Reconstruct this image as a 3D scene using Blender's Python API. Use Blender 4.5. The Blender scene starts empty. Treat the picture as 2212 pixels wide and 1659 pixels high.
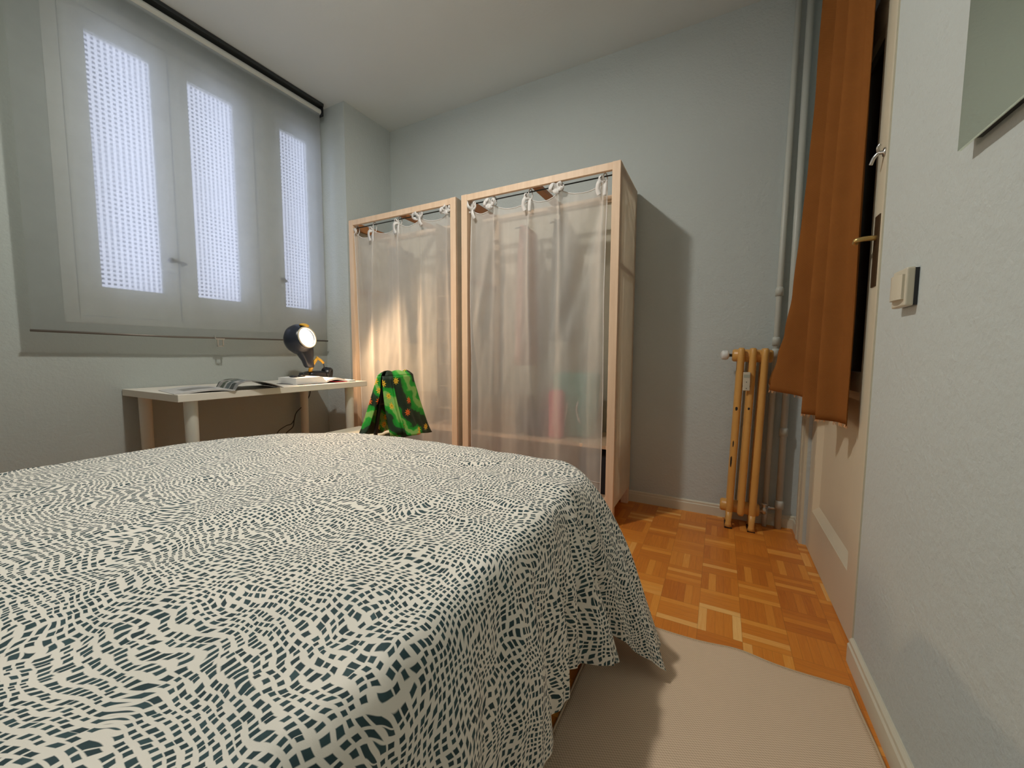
import bpy, bmesh, math, random
from mathutils import Vector, Matrix, noise
random.seed(7)
PI = math.pi
C = bpy.context.scene.collection

# ------------------------------------------------------------------ helpers
def tag(o, label=None, cat=None, group=None, kind=None):
    if label: o['label'] = label
    if cat: o['category'] = cat
    if group: o['group'] = group
    if kind: o['kind'] = kind
    return o

def empty(name, loc, label=None, cat=None, group=None, kind=None):
    o = bpy.data.objects.new(name, None)
    o.empty_display_size = .05
    o.location = loc
    C.objects.link(o)
    return tag(o, label, cat, group, kind)

def obj(name, bm, mat, parent=None, smooth=False, mods=()):
    """links bm (world coordinates) as one mesh object; origin moves to its base centre"""
    me = bpy.data.meshes.new(name)
    bmesh.ops.recalc_face_normals(bm, faces=bm.faces[:]) if not getattr(bm, 'keep', False) else None
    bm.to_mesh(me); bm.free()
    if smooth:
        for p in me.polygons: p.use_smooth = True
    o = bpy.data.objects.new(name, me)
    xs = [v.co.x for v in me.vertices]; ys = [v.co.y for v in me.vertices]; zs = [v.co.z for v in me.vertices]
    c = Vector(((min(xs)+max(xs))/2, (min(ys)+max(ys))/2, min(zs)))
    me.transform(Matrix.Translation(-c))
    if parent is not None:
        o.parent = parent
        base = Vector((0, 0, 0)); p = parent
        while p is not None:
            base += p.location; p = p.parent
        o.location = c - base
    else:
        o.location = c
    C.objects.link(o)
    for m in (mat if isinstance(mat, (list, tuple)) else [mat]): me.materials.append(m)
    for m in mods:
        md = o.modifiers.new(m[0], m[0])
        for k, v in m[1].items(): setattr(md, k, v)
    return o

def box(bm, x0, x1, y0, y1, z0, z1, bev=0, rot=None, seg=2):
    r = bmesh.ops.create_cube(bm, size=1)
    vs = r['verts']
    S = Matrix.Diagonal((x1-x0, y1-y0, z1-z0, 1))
    c = Vector(((x0+x1)/2, (y0+y1)/2, (z0+z1)/2))
    bmesh.ops.transform(bm, matrix=S, verts=vs)
    if bev > 0:
        es = list({e for v in vs for e in v.link_edges})
        rb = bmesh.ops.bevel(bm, geom=es, offset=bev, segments=seg, affect='EDGES', profile=.5)
        vs = list({v for f in rb['faces'] for v in f.verts} | {v for v in vs if v.is_valid})
    if rot is not None: bmesh.ops.transform(bm, matrix=rot, verts=vs)
    bmesh.ops.translate(bm, vec=c, verts=vs)
    return vs

def bxm(*a, **k):
    bm = bmesh.new(); box(bm, *a, **k); return bm

def frame_of(d):
    d = d.normalized()
    a = Vector((0, 0, 1)) if abs(d.z) < .9 else Vector((1, 0, 0))
    u = d.cross(a).normalized(); v = d.cross(u).normalized()
    return u, v

def tube(bm, pts, r, n=12, cap=True, flat=1.0, up=None):
    pts = [Vector(p) for p in pts]
    rs = r if isinstance(r, (list, tuple)) else [r]*len(pts)
    rings = []; u = None
    for i, p in enumerate(pts):
        d = (pts[min(i+1, len(pts)-1)] - pts[max(i-1, 0)]).normalized()
        if u is None:
            u, v = frame_of(d)
            if up is not None:
                u = (Vector(up) - d*Vector(up).dot(d)).normalized()
        u = (u - d*u.dot(d)).normalized(); v = d.cross(u)
        rings.append([bm.verts.new(p + (u*math.cos(2*PI*k/n)*rs[i]*flat + v*math.sin(2*PI*k/n)*rs[i])) for k in range(n)])
    for a, b in zip(rings, rings[1:]):
        for k in range(n):
            bm.faces.new((a[k], a[(k+1) % n], b[(k+1) % n], b[k]))
    if cap:
        bm.faces.new(rings[0]); bm.faces.new(rings[-1][::-1])
    return rings

def lathe(bm, base, axis, prof, n=32, cap=True):
    """prof: (distance along axis, radius)"""
    base = Vector(base); d = Vector(axis).normalized(); u, v = frame_of(d)
    rings = []
    for t, r in prof:
        rings.append([bm.verts.new(base + d*t + (u*math.cos(2*PI*k/n) + v*math.sin(2*PI*k/n))*max(r, 1e-4)) for k in range(n)])
    for a, b in zip(rings, rings[1:]):
        for k in range(n):
            bm.faces.new((a[k], a[(k+1) % n], b[(k+1) % n], b[k]))
    if cap:
        bm.faces.new(rings[0]); bm.faces.new(rings[-1][::-1])

def grid(bm, f, nu, nv, closed=False):
    """f(i,j)->co ; also stores uv as (i/(nu-1), j/(nv-1))"""
    V = [[bm.verts.new(f(i/(nu-1), j/(nv-1))) for j in range(nv)] for i in range(nu)]
    uv = bm.loops.layers.uv.get('UVMap') or bm.loops.layers.uv.new('UVMap')
    for i in range(nu-1):
        for j in range(nv-1):
            fc = bm.faces.new((V[i][j], V[i+1][j], V[i+1][j+1], V[i][j+1]))
            for l, (a, b) in zip(fc.loops, ((i, j), (i+1, j), (i+1, j+1), (i, j+1))):
                l[uv].uv = (a/(nu-1), b/(nv-1))
    return V

def smooth_path(P, k=6):
    P = [Vector(p) for p in P]; out = []
    for i in range(len(P)-1):
        p0 = P[max(0, i-1)]; p1 = P[i]; p2 = P[i+1]; p3 = P[min(len(P)-1, i+2)]
        for j in range(k):
            s = j/k
            out.append(.5*((2*p1)+(-p0+p2)*s+(2*p0-5*p1+4*p2-p3)*s*s+(-p0+3*p1-3*p2+p3)*s**3))
    out.append(P[-1]); return out

def lerp(a, b, t): return a + (b-a)*t
def interp(tab, x):
    if x <= tab[0][0]: return tab[0][1]
    for (a, fa), (b, fb) in zip(tab, tab[1:]):
        if x <= b:
            t = (x-a)/(b-a); t = t*t*(3-2*t)
            return fa + (fb-fa)*t
    return tab[-1][1]
def sstep(a, b, x):
    t = min(1, max(0, (x-a)/(b-a))); return t*t*(3-2*t)
def gs(x, c, w): return math.exp(-((x-c)/w)**2)

# ------------------------------------------------------------------ materials
class NT:
    def __init__(s, name):
        s.m = bpy.data.materials.new(name); s.m.use_nodes = True
        s.t = s.m.node_tree; s.t.nodes.clear()
        s.out = s.t.nodes.new('ShaderNodeOutputMaterial')
    def n(s, typ, **k):
        nd = s.t.nodes.new(typ)
        for a, v in k.items():
            if a.startswith('i_'):
                key = a[2:]
                key = int(key) if key.isdigit() else key.replace('_', ' ')
                nd.inputs[key].default_value = v
            else: setattr(nd, a, v)
        return nd
    def l(s, a, b): s.t.links.new(a, b)
    def math(s, op, a, b=None, c=None, clamp=False):
        nd = s.n('ShaderNodeMath', operation=op); nd.use_clamp = clamp
        for i, x in enumerate((a, b, c)):
            if x is None: continue
            if isinstance(x, (int, float)): nd.inputs[i].default_value = x
            else: s.l(x, nd.inputs[i])
        return nd.outputs[0]
    def vmath(s, op, a, b=None):
        nd = s.n('ShaderNodeVectorMath', operation=op)
        for i, x in enumerate((a, b)):
            if x is None: continue
            if isinstance(x, (tuple, list)): nd.inputs[i].default_value = x
            else: s.l(x, nd.inputs[i])
        return nd.outputs[0]
    def mix(s, f, a, b):
        nd = s.n('ShaderNodeMix', data_type='RGBA')
        for key, x in ((0, f), (6, a), (7, b)):
            if isinstance(x, (int, float)): nd.inputs[key].default_value = x
            elif isinstance(x, tuple): nd.inputs[key].default_value = (*x[:3], 1)
            else: s.l(x, nd.inputs[key])
        return nd.outputs[2]
    def ramp(s, f, stops):
        nd = s.n('ShaderNodeValToRGB'); s.l(f, nd.inputs[0])
        e = nd.color_ramp.elements
        while len(e) < len(stops): e.new(.5)
        for el, (p, c) in zip(e, stops): el.position = p; el.color = (*c, 1)
        return nd.outputs[0]
    def noise(s, vec, scale, detail=3, rough=.5, out=0):
        nd = s.n('ShaderNodeTexNoise'); nd.inputs['Scale'].default_value = scale
        nd.inputs['Detail'].default_value = detail; nd.inputs['Roughness'].default_value = rough
        s.l(vec, nd.inputs['Vector']); return nd.outputs[out]
    def pos(s): return s.n('ShaderNodeNewGeometry').outputs['Position']
    def bump(s, h, strength=.3, dist=.01, normal=None):
        nd = s.n('ShaderNodeBump'); nd.inputs['Strength'].default_value = strength
        nd.inputs['Distance'].default_value = dist; s.l(h, nd.inputs['Height'])
        if normal is not None: s.l(normal, nd.inputs['Normal'])
        return nd.outputs[0]
    def bsdf(s, color, rough=.5, metal=0, normal=None, **k):
        nd = s.n('ShaderNodeBsdfPrincipled')
        if isinstance(color, tuple): nd.inputs['Base Color'].default_value = (*color[:3], 1)
        else: s.l(color, nd.inputs['Base Color'])
        if isinstance(rough, (int, float)): nd.inputs['Roughness'].default_value = rough
        else: s.l(rough, nd.inputs['Roughness'])
        nd.inputs['Metallic'].default_value = metal
        if normal is not None: s.l(normal, nd.inputs['Normal'])
        for a, v in k.items(): nd.inputs[a.replace('_', ' ')].default_value = v
        return nd.outputs[0]
    def done(s, sh): s.l(sh, s.out.inputs[0]); return s.m

def simple(name, col, rough=.5, metal=0, bump=0, bscale=60, var=0, **k):
    t = NT(name); p = t.n('ShaderNodeTexCoord').outputs['Object']
    n = t.noise(p, bscale, 3)
    c = col
    if var:
        n2 = t.noise(p, 6, 3)
        c = t.mix(n2, tuple(x*(1-var) for x in col), tuple(min(1, x*(1+var)) for x in col))
    nm = t.bump(n, bump, .004) if bump else None
    return t.done(t.bsdf(c, rough, metal, nm, **k))

def plaster(name, col, stip=.35, scale=85):
    t = NT(name); p = t.pos()
    a = t.noise(p, scale, 4, .6); b = t.noise(p, 1.3, 3)
    c = t.mix(b, tuple(x*.93 for x in col), tuple(x*1.04 for x in col))
    a2 = t.noise(p, scale*.3, 3, .6)
    h = t.math('ADD', t.math('MULTIPLY', a, .6), t.math('MULTIPLY', a2, .8))
    return t.done(t.bsdf(c, .85, 0, t.bump(h, stip, .006)))

M = {}
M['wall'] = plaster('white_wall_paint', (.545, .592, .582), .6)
M['ceiling'] = plaster('ceiling_paint', (.72, .77, .765), .14)
M['wall_backlit'] = plaster('backlit_wall_paint', (.40, .435, .415), .45)  # same wall paint darkened to grey-green; backlit shade put into the colour
M['trim'] = simple('cream_gloss_trim', (.66, .62, .50), .4, bump=.06, bscale=25, var=.05)
M['window_paint'] = simple('white_window_paint', (.66, .67, .64), .45, bump=.08, bscale=30)
M['door_paint'] = simple('cream_door_paint', (.66, .60, .46), .42, bump=.08, bscale=22, var=.05)
M['desk_white'] = simple('white_desk_laminate', (.70, .66, .58), .45)
M['desk_leg'] = simple('white_painted_leg', (.64, .62, .54), .4)
M['dark_metal'] = simple('dark_grey_metal', (.035, .04, .04), .4, .3)
M['grey_tube'] = simple('grey_blind_roll', (.60, .62, .58), .5)
M['brass'] = simple('aged_brass', (.62, .45, .18), .35, .9)
M['old_bronze'] = simple('dark_bronze_plate', (.10, .06, .03), .45, .6)
M['handle_grey'] = simple('brownish_grey_lever', (.16, .14, .12), .4, .4)
M['chrome'] = simple('dull_chrome', (.6, .6, .58), .3, .9)
M['black_plastic'] = simple('black_plastic', (.012, .014, .018), .3)
M['navy_plastic'] = simple('dark_blue_black_plastic', (.012, .016, .028), .32)
M['yellow_plastic'] = simple('yellow_plastic', (.75, .42, .04), .4)
M['ivory_plastic'] = simple('ivory_plastic', (.62, .57, .45), .38)
M['pale_plastic'] = simple('pale_beige_plastic', (.62, .56, .42), .45)
M['white_plastic'] = simple('white_plastic', (.75, .75, .73), .35)
M['pipe_paint'] = simple('white_pipe_paint', (.56, .57, .52), .4, bump=.1, bscale=30, var=.05)
M['black_cable'] = simple('black_cable', (.02, .018, .016), .5)
M['paper'] = simple('book_paper', (.80, .79, .77), .6)
M['red_ribbon'] = simple('red_ribbon', (.65, .01, .03), .5)
M['cover_black'] = simple('black_book_cover', (.03, .03, .032), .5)
M['white_ribbon'] = simple('white_ribbon', (.78, .75, .72), .6)
M['chair_cream'] = simple('cream_chair_seat', (.62, .58, .47), .55)
M['chair_dark'] = simple('black_chair_tube', (.02, .02, .02), .4)
M['matt_sheet'] = simple('white_mattress_cloth', (.7, .68, .62), .8)
M['base_dark'] = simple('brown_bed_base', (.10, .06, .035), .6)
M['teal_cloth'] = simple('teal_bag_cloth', (.03, .30, .25), .7, bump=.2)
M['pink_cloth'] = simple('pink_red_cloth', (.75, .10, .16), .7, bump=.2)
M['navy_cloth'] = simple('dark_garment_cloth', (.03, .03, .04), .85, bump=.2)
M['grey_cloth'] = simple('grey_garment_cloth', (.22, .22, .22), .85, bump=.2)
M['rose_cloth'] = simple('dusty_pink_garment_cloth', (.55, .25, .2), .85, bump=.2)
M['card_box'] = simple('brown_cardboard', (.30, .20, .11), .8)
M['organizer'] = simple('beige_canvas', (.50, .38, .24), .8, bump=.2)

def beech():
    t = NT('pale_beech_wood'); p = t.n('ShaderNodeTexCoord').outputs['Object']
    q = t.n('ShaderNodeMapping'); q.inputs['Scale'].default_value = (40, 40, 2.2); t.l(p, q.inputs[0])
    n = t.noise(q.outputs[0], 1.0, 5, .6)
    c = t.ramp(n, ((.2, (.72, .50, .33)), (.55, (.82, .60, .42)), (.85, (.90, .68, .50))))
    v = t.n('ShaderNodeTexVoronoi'); v.inputs['Scale'].default_value = 3.0; t.l(p, v.inputs['Vector'])
    k = t.math('LESS_THAN', v.outputs['Distance'], .035)
    c = t.mix(t.math('MULTIPLY', k, .55), c, (.30, .15, .07))
    return t.done(t.bsdf(c, .5, 0, t.bump(n, .08, .002)))
M['beech'] = beech()
M['shaded_beech'] = simple('shaded_beech_slat', (.42, .17, .055), .5)  # beech turned orange-brown, with the shade of the undersides in its colour

def parquet():
    t = NT('oak_mosaic_parquet'); p = t.pos()
    T = .132
    s = t.n('ShaderNodeSeparateXYZ'); t.l(p, s.inputs[0])
    u = t.math('DIVIDE', t.math('ADD', s.outputs[0], .034+T*40), T)
    v = t.math('DIVIDE', t.math('SUBTRACT', s.outputs[1], 1.536-T*40), T)
    cu = t.math('FLOOR', u); cv = t.math('FLOOR', v)
    par = t.math('MODULO', t.math('ADD', cu, cv), 2)
    par = t.math('GREATER_THAN', par, .5)
    fu = t.math('FRACT', u); fv = t.math('FRACT', v)
    ip = t.math('SUBTRACT', 1, par)
    across = t.math('ADD', t.math('MULTIPLY', fu, par), t.math('MULTIPLY', fv, ip))
    along = t.math('ADD', t.math('MULTIPLY', fv, par), t.math('MULTIPLY', fu, ip))
    fi = t.math('FLOOR', t.math('MULTIPLY', across, 5))
    cell = t.n('ShaderNodeCombineXYZ'); t.l(cu, cell.inputs[0]); t.l(cv, cell.inputs[1]); t.l(fi, cell.inputs[2])
    w = t.n('ShaderNodeTexWhiteNoise', noise_dimensions='3D'); t.l(cell.outputs[0], w.inputs[0])
    cell2 = t.n('ShaderNodeCombineXYZ'); t.l(cu, cell2.inputs[0]); t.l(cv, cell2.inputs[1])
    w2 = t.n('ShaderNodeTexWhiteNoise', noise_dimensions='3D'); t.l(cell2.outputs[0], w2.inputs[0])
    g = t.n('ShaderNodeCombineXYZ')
    t.l(t.math('MULTIPLY', across, 26), g.inputs[0]); t.l(t.math('MULTIPLY', along, 2.0), g.inputs[1]); t.l(t.math('MULTIPLY', w.outputs[0], 50), g.inputs[2])
    gr = t.noise(g.outputs[0], 1.0, 4, .6)
    wp = t.math('POWER', w.outputs[0], 5)
    f = t.math('ADD', t.math('MULTIPLY', wp, .48), t.math('ADD', t.math('MULTIPLY', w2.outputs[0], .22), t.math('MULTIPLY', gr, .30)))
    c = t.ramp(f, ((.08, (.50, .135, .017)), (.32, (.68, .225, .028)), (.58, (.80, .32, .05)), (.92, (.95, .60, .22))))
    fa = t.math('FRACT', t.math('MULTIPLY', across, 5))
    e1 = t.math('ABSOLUTE', t.math('SUBTRACT', fa, .5)); e1 = t.math('GREATER_THAN', e1, .478)
    e2 = t.math('ABSOLUTE', t.math('SUBTRACT', fu, .5)); e2 = t.math('GREATER_THAN', e2, .493)
    e3 = t.math('ABSOLUTE', t.math('SUBTRACT', fv, .5)); e3 = t.math('GREATER_THAN', e3, .493)
    e = t.math('MAXIMUM', e1, t.math('MAXIMUM', e2, e3))
    c = t.mix(t.math('MULTIPLY', e, .28), c, (.10, .035, .01))
    h = t.math('ADD', t.math('MULTIPLY', t.math('SUBTRACT', 1, e), .5), t.math('MULTIPLY', w.outputs[0], .25))
    return t.done(t.bsdf(c, .33, 0, t.bump(h, .25, .0015)))
M['parquet'] = parquet()

def rugmat():
    t = NT('beige_flatwoven_rug'); p = t.pos()
    a = t.n('ShaderNodeMapping'); a.inputs['Rotation'].default_value = (0, 0, .18); t.l(p, a.inputs[0])
    s = t.n('ShaderNodeSeparateXYZ'); t.l(a.outputs[0], s.inputs[0])
    k = 2*PI/.0085
    sx = t.math('SINE', t.math('MULTIPLY', s.outputs[0], k*.8))
    sy = t.math('SINE', t.math('MULTIPLY', s.outputs[1], k*1.25))
    weave = t.math('MULTIPLY', t.math('ADD', t.math('MULTIPLY', sx, sy), 1), .5)
    n = t.noise(p, 14, 4, .6)
    c = t.mix(weave, (.46, .32, .21), (.86, .68, .49))
    c = t.mix(t.math('MULTIPLY', n, .5), c, (.74, .54, .39))
    return t.done(t.bsdf(c, .95, 0, t.bump(weave, .5, .0015)))
M['rug'] = rugmat()
M['rug_edge'] = simple('beige_rug_binding', (.55, .41, .27), .9)

def sheer(name, col, transp=.35, transl=.35, fold=None):
    t = NT(name)
    tr = t.n('ShaderNodeBsdfTransparent').outputs[0]
    p = t.n('ShaderNodeTexCoord').outputs['Object']
    n = t.noise(p, 9, 4, .6)
    c = t.mix(n, tuple(x*.9 for x in col), tuple(min(1, x*1.08) for x in col))
    d = t.n('ShaderNodeBsdfDiffuse'); t.l(c, d.inputs[0])
    tl = t.n('ShaderNodeBsdfTranslucent'); t.l(c, tl.inputs[0])
    m1 = t.n('ShaderNodeMixShader'); m1.inputs[0].default_value = transl
    t.l(d.outputs[0], m1.inputs[1]); t.l(tl.outputs[0], m1.inputs[2])
    # grazing views look through more threads
    lw = t.n('ShaderNodeLayerWeight'); lw.inputs['Blend'].default_value = .3
    f = t.math('SUBTRACT', 1-transp, t.math('MULTIPLY', lw.outputs['Facing'], -transp*.8), clamp=True)
    m2 = t.n('ShaderNodeMixShader'); t.l(f, m2.inputs[0])
    t.l(tr, m2.inputs[1]); t.l(m1.outputs[0], m2.inputs[2])
    return t.done(m2.outputs[0])
M['sheer'] = sheer('sheer_offwhite_voile', (.94, .90, .85), .42, .42)
M['cover_fabric'] = sheer('cream_wardrobe_cover', (.92, .87, .76), .24, .45)
M['blind_fabric'] = sheer('sheer_white_blind', (.56, .585, .57), .31, .80)

def panemat():
    t = NT('hammered_privacy_glass')
    p = t.n('ShaderNodeTexCoord').outputs['Object']
    s = t.n('ShaderNodeSeparateXYZ'); t.l(p, s.inputs[0])
    k = 2*PI/.0225
    a = t.math('COSINE', t.math('MULTIPLY', s.outputs[1], k)); b = t.math('COSINE', t.math('MULTIPLY', s.outputs[2], k))
    sa = t.math('MULTIPLY', t.math('SUBTRACT', a, -.15), 2.2, clamp=True); sb = t.math('MULTIPLY', t.math('SUBTRACT', b, -.05), 2.2, clamp=True)
    spot = t.math('MULTIPLY', sa, sb)
    n = t.noise(p, 2.3, 2)
    n3 = t.math('MULTIPLY', t.math('SUBTRACT', n, .40), 5, clamp=True)
    w = t.math('SUBTRACT', 1, t.math('MULTIPLY', spot, t.math('ADD', .25, t.math('MULTIPLY', n3, .6))))
    f = t.math('SUBTRACT', w, t.math('MULTIPLY', sa, t.math('MULTIPLY', t.math('SUBTRACT', 1, n3), .22)), clamp=True)
    tr = t.n('ShaderNodeBsdfTransparent'); t.l(t.mix(f, (.10, .12, .18), (1, 1, 1)), tr.inputs[0])
    tl = t.n('ShaderNodeBsdfTranslucent'); t.l(t.mix(f, (.38, .40, .50), (.93, .94, .97)), tl.inputs[0])
    gl = t.n('ShaderNodeBsdfGlossy'); gl.inputs['Roughness'].default_value = .15
    t.l(t.bump(w, .6, .003), gl.inputs['Normal'])
    m1 = t.n('ShaderNodeMixShader'); m1.inputs[0].default_value = .45
    t.l(tr.outputs[0], m1.inputs[1]); t.l(tl.outputs[0], m1.inputs[2])
    m2 = t.n('ShaderNodeMixShader'); m2.inputs[0].default_value = .06
    t.l(m1.outputs[0], m2.inputs[1]); t.l(gl.outputs[0], m2.inputs[2])
    return t.done(m2.outputs[0])
M['pane'] = panemat()

def quilt():
    t = NT('cream_quilt_with_teal_mosaic_dashes')
    uv = t.n('ShaderNodeUVMap', uv_map='UVMap').outputs[0]
    # large flowing distortion of the little squares
    n1 = t.n('ShaderNodeTexNoise'); n1.inputs['Scale'].default_value = 4.2; n1.inputs['Detail'].default_value = 1.0; t.l(uv, n1.inputs['Vector'])
    off = t.vmath('SUBTRACT', n1.outputs['Color'], (.5, .5, .5))
    off = t.vmath('MULTIPLY', off, (.13, .13, 0))
    n2 = t.n('ShaderNodeTexNoise'); n2.inputs['Scale'].default_value = 13; n2.inputs['Detail'].default_value = .5; t.l(uv, n2.inputs['Vector'])
    off2 = t.vmath('MULTIPLY', t.vmath('SUBTRACT', n2.outputs['Color'], (.5, .5, .5)), (.036, .036, 0))
    n3 = t.n('ShaderNodeTexNoise'); n3.inputs['Scale'].default_value = 34; n3.inputs['Detail'].default_value = 0; t.l(uv, n3.inputs['Vector'])
    off3 = t.vmath('MULTIPLY', t.vmath('SUBTRACT', n3.outputs['Color'], (.5, .5, .5)), (.013, .013, 0))
    q = t.vmath('ADD', t.vmath('ADD', t.vmath('ADD', uv, off), off2), off3)
    v = t.n('ShaderNodeTexVoronoi', distance='CHEBYCHEV', voronoi_dimensions='2D')
    v.inputs['Scale'].default_value = 84; v.inputs['Randomness'].default_value = .34
    t.l(q, v.inputs['Vector'])
    wn = t.n('ShaderNodeSeparateColor'); t.l(v.outputs['Color'], wn.inputs[0])
    th = t.math('ADD', .29, t.math('MULTIPLY', wn.outputs[0], .09))
    d = t.math('SUBTRACT', th, v.outputs['Distance'])
    mask = t.math('MULTIPLY', d, 14, clamp=True)
    teal = t.mix(wn.outputs[1], (.012, .040, .048), (.030, .075, .085))
    c = t.mix(mask, (.86, .82, .74), teal)
    fine = t.noise(uv, 900, 2)
    soft = t.noise(uv, 22, 3)
    nm = t.bump(soft, .35, .006, t.bump(fine, .12, .001))
    return t.done(t.bsdf(c, .8, 0, nm))
M['quilt'] = quilt()

def brown_cloth():
    t = NT('rust_brown_burlap'); p = t.n('ShaderNodeTexCoord').outputs['Object']
    n = t.noise(p, 7, 4, .6)
    c = t.mix(n, (.17, .055, .013), (.28, .10, .024))
    s = t.n('ShaderNodeSeparateXYZ'); t.l(p, s.inputs[0])
    a = t.math('SINE', t.math('MULTIPLY', s.outputs[1], 2*PI/.004)); b = t.math('SINE', t.math('MULTIPLY', s.outputs[2], 2*PI/.004))
    w = t.math('MULTIPLY', a, b)
    c = t.mix(t.math('MULTIPLY', t.math('ADD', w, 1), .12), c, (.62, .30, .10))
    d = t.n('ShaderNodeBsdfDiffuse'); t.l(c, d.inputs[0]); t.l(t.bump(w, .3, .001), d.inputs['Normal'])
    tl = t.n('ShaderNodeBsdfTranslucent'); t.l(c, tl.inputs[0])
    m = t.n('ShaderNodeMixShader'); m.inputs[0].default_value = .12
    t.l(d.outputs[0], m.inputs[1]); t.l(tl.outputs[0], m.inputs[2])
    return t.done(m.outputs[0])
M['brown_cloth'] = brown_cloth()

def radiator_paint():
    t = NT('ochre_yellow_radiator_paint'); p = t.n('ShaderNodeTexCoord').outputs['Object']
    n = t.noise(p, 30, 3); n2 = t.noise(p, 5, 3)
    c = t.mix(n2, (.62, .31, .07), (.76, .42, .12))
    return t.done(t.bsdf(c, .36, 0, t.bump(n, .15, .003)))
M['radiator'] = radiator_paint()

def shirt():
    t = NT('green_tropical_print')
    uv = t.n('ShaderNodeUVMap', uv_map='UVMap').outputs[0]
    n = t.n('ShaderNodeTexNoise'); n.inputs['Scale'].default_value = 4; t.l(uv, n.inputs['Vector'])
    q = t.vmath('ADD', uv, t.vmath('MULTIPLY', t.vmath('SUBTRACT', n.outputs['Color'], (.5, .5, .5)), (.35, .35, 0)))
    wv = t.n('ShaderNodeTexWave', wave_type='BANDS', bands_direction='DIAGONAL'); wv.inputs['Scale'].default_value = .8
    wv.inputs['Distortion'].default_value = 7; wv.inputs['Detail'].default_value = 1.5; t.l(q, wv.inputs['Vector'])
    c = t.ramp(wv.outputs['Fac'], ((.0, (.008, .022, .006)), (.38, (.012, .05, .010)), (.43, (.006, .24, .015)), (.86, (.012, .40, .025)), (.95, (.28, .55, .12))))
    v = t.n('ShaderNodeTexVoronoi', voronoi_dimensions='2D'); v.inputs['Scale'].default_value = 4.4; v.inputs['Randomness'].default_value = .9
    t.l(uv, v.inputs['Vector'])
    sc = t.vmath('MULTIPLY', uv, (4.4, 4.4, 0))
    dv = t.vmath('SUBTRACT', sc, t.vmath('MULTIPLY', v.outputs['Position'], (4.4, 4.4, 0)))
    s = t.n('ShaderNodeSeparateXYZ'); t.l(dv, s.inputs[0])
    ang = t.math('ARCTAN2', s.outputs[1], s.outputs[0])
    r = t.math('SQRT', t.math('ADD', t.math('POWER', s.outputs[0], 2), t.math('POWER', s.outputs[1], 2)))
    pet = t.math('ADD', .21, t.math('MULTIPLY', t.math('COSINE', t.math('MULTIPLY', ang, 8)), .085))
    fl = t.math('LESS_THAN', r, pet)
    cc = t.n('ShaderNodeSeparateColor'); t.l(v.outputs['Color'], cc.inputs[0])
    fl = t.math('MULTIPLY', fl, t.math('GREATER_THAN', cc.outputs[0], .45))
    fcol = t.mix(t.math('GREATER_THAN', cc.outputs[1], .62), (.95, .55, .03), (.90, .16, .015))
    c = t.mix(fl, c, fcol)
    ctr = t.math('MULTIPLY', fl, t.math('LESS_THAN', r, .05))
    c = t.mix(ctr, c, (.25, .10, .01))
    return t.done(t.bsdf(c, .6, 0))
M['shirt'] = shirt()

def magazine_page():
    t = NT('magazine_photo_page'); uv = t.n('ShaderNodeUVMap', uv_map='UVMap').outputs[0]
    s = t.n('ShaderNodeSeparateXYZ'); t.l(uv, s.inputs[0])
    v = t.n('ShaderNodeTexVoronoi', voronoi_dimensions='2D', distance='CHEBYCHEV'); v.inputs['Scale'].default_value = 5; v.inputs['Randomness'].default_value = .6
    t.l(uv, v.inputs['Vector'])
    w = t.n('ShaderNodeSeparateColor'); t.l(v.outputs['Color'], w.inputs[0])
    c = t.ramp(w.outputs[0], ((.1, (.02, .025, .03)), (.4, (.04, .06, .03)), (.7, (.10, .13, .17)), (.95, (.28, .25, .22))))
    e = t.math('GREATER_THAN', v.outputs['Distance'], .46)
    return t.done(t.bsdf(t.mix(e, c, (.35, .34, .33)), .35))
M['mag_photo'] = magazine_page()
def magazine_text():
    t = NT('magazine_grey_page'); uv = t.n('ShaderNodeUVMap', uv_map='UVMap').outputs[0]
    s = t.n('ShaderNodeSeparateXYZ'); t.l(uv, s.inputs[0])
    a = t.math('MULTIPLY', t.math('GREATER_THAN', s.outputs[0], .25), t.math('LESS_THAN', s.outputs[0], .8))
    b = t.math('MULTIPLY', t.math('GREATER_THAN', s.outputs[1], .2), t.math('LESS_THAN', s.outputs[1], .62))
    return t.done(t.bsdf(t.mix(t.math('MULTIPLY', a, b), (.50, .49, .48), (.20, .20, .20)), .35))
M['mag_grey'] = magazine_text()

M['dark_glass'] = simple('dark_door_glass', (.008, .007, .006), .12)
t = NT('mirror_glass'); M['mirror'] = t.done(t.bsdf((.82, .88, .74), .02, 1.0))
t = NT('lamp_lens_glow')
em = t.n('ShaderNodeEmission'); em.inputs[0].default_value = (1, .86, .66, 1); em.inputs[1].default_value = 14
M['glow'] = t.done(em.outputs[0])

# ------------------------------------------------------------------ room
XL, XR, YB, YF, ZC = -2.72, .385, 2.49, -1.3, 2.72
PX, PY = -2.455, 2.045               # corner of the projecting pier beside the window
def struct(name, bm, mat, parent=None, **k):
    o = obj(name, bm, mat, parent, **k)
    if parent is None: o['kind'] = 'structure'
    return o
struct('floor', bxm(XL-.3, XR+.3, YF-.2, YB+.3, -.08, 0), M['parquet'])
struct('ceiling', bxm(XL-.3, XR+.3, YF-.2, YB+.3, ZC, ZC+.1), M['ceiling'])
WY0, WY1, WZ0, WZ1 = .66, 2.045, 1.06, 2.60     # window opening
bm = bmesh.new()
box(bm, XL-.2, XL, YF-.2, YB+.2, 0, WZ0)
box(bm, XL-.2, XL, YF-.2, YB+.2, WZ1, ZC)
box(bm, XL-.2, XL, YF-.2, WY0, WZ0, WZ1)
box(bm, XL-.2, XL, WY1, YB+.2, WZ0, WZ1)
struct('wall_left', bm, M['wall_backlit'])
bm = bxm(XL, XR+.2, YB, YB+.15, 0, ZC); box(bm, XL, PX, PY, YB, 0, ZC)
struct('wall_back', bm, M['wall'])
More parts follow.
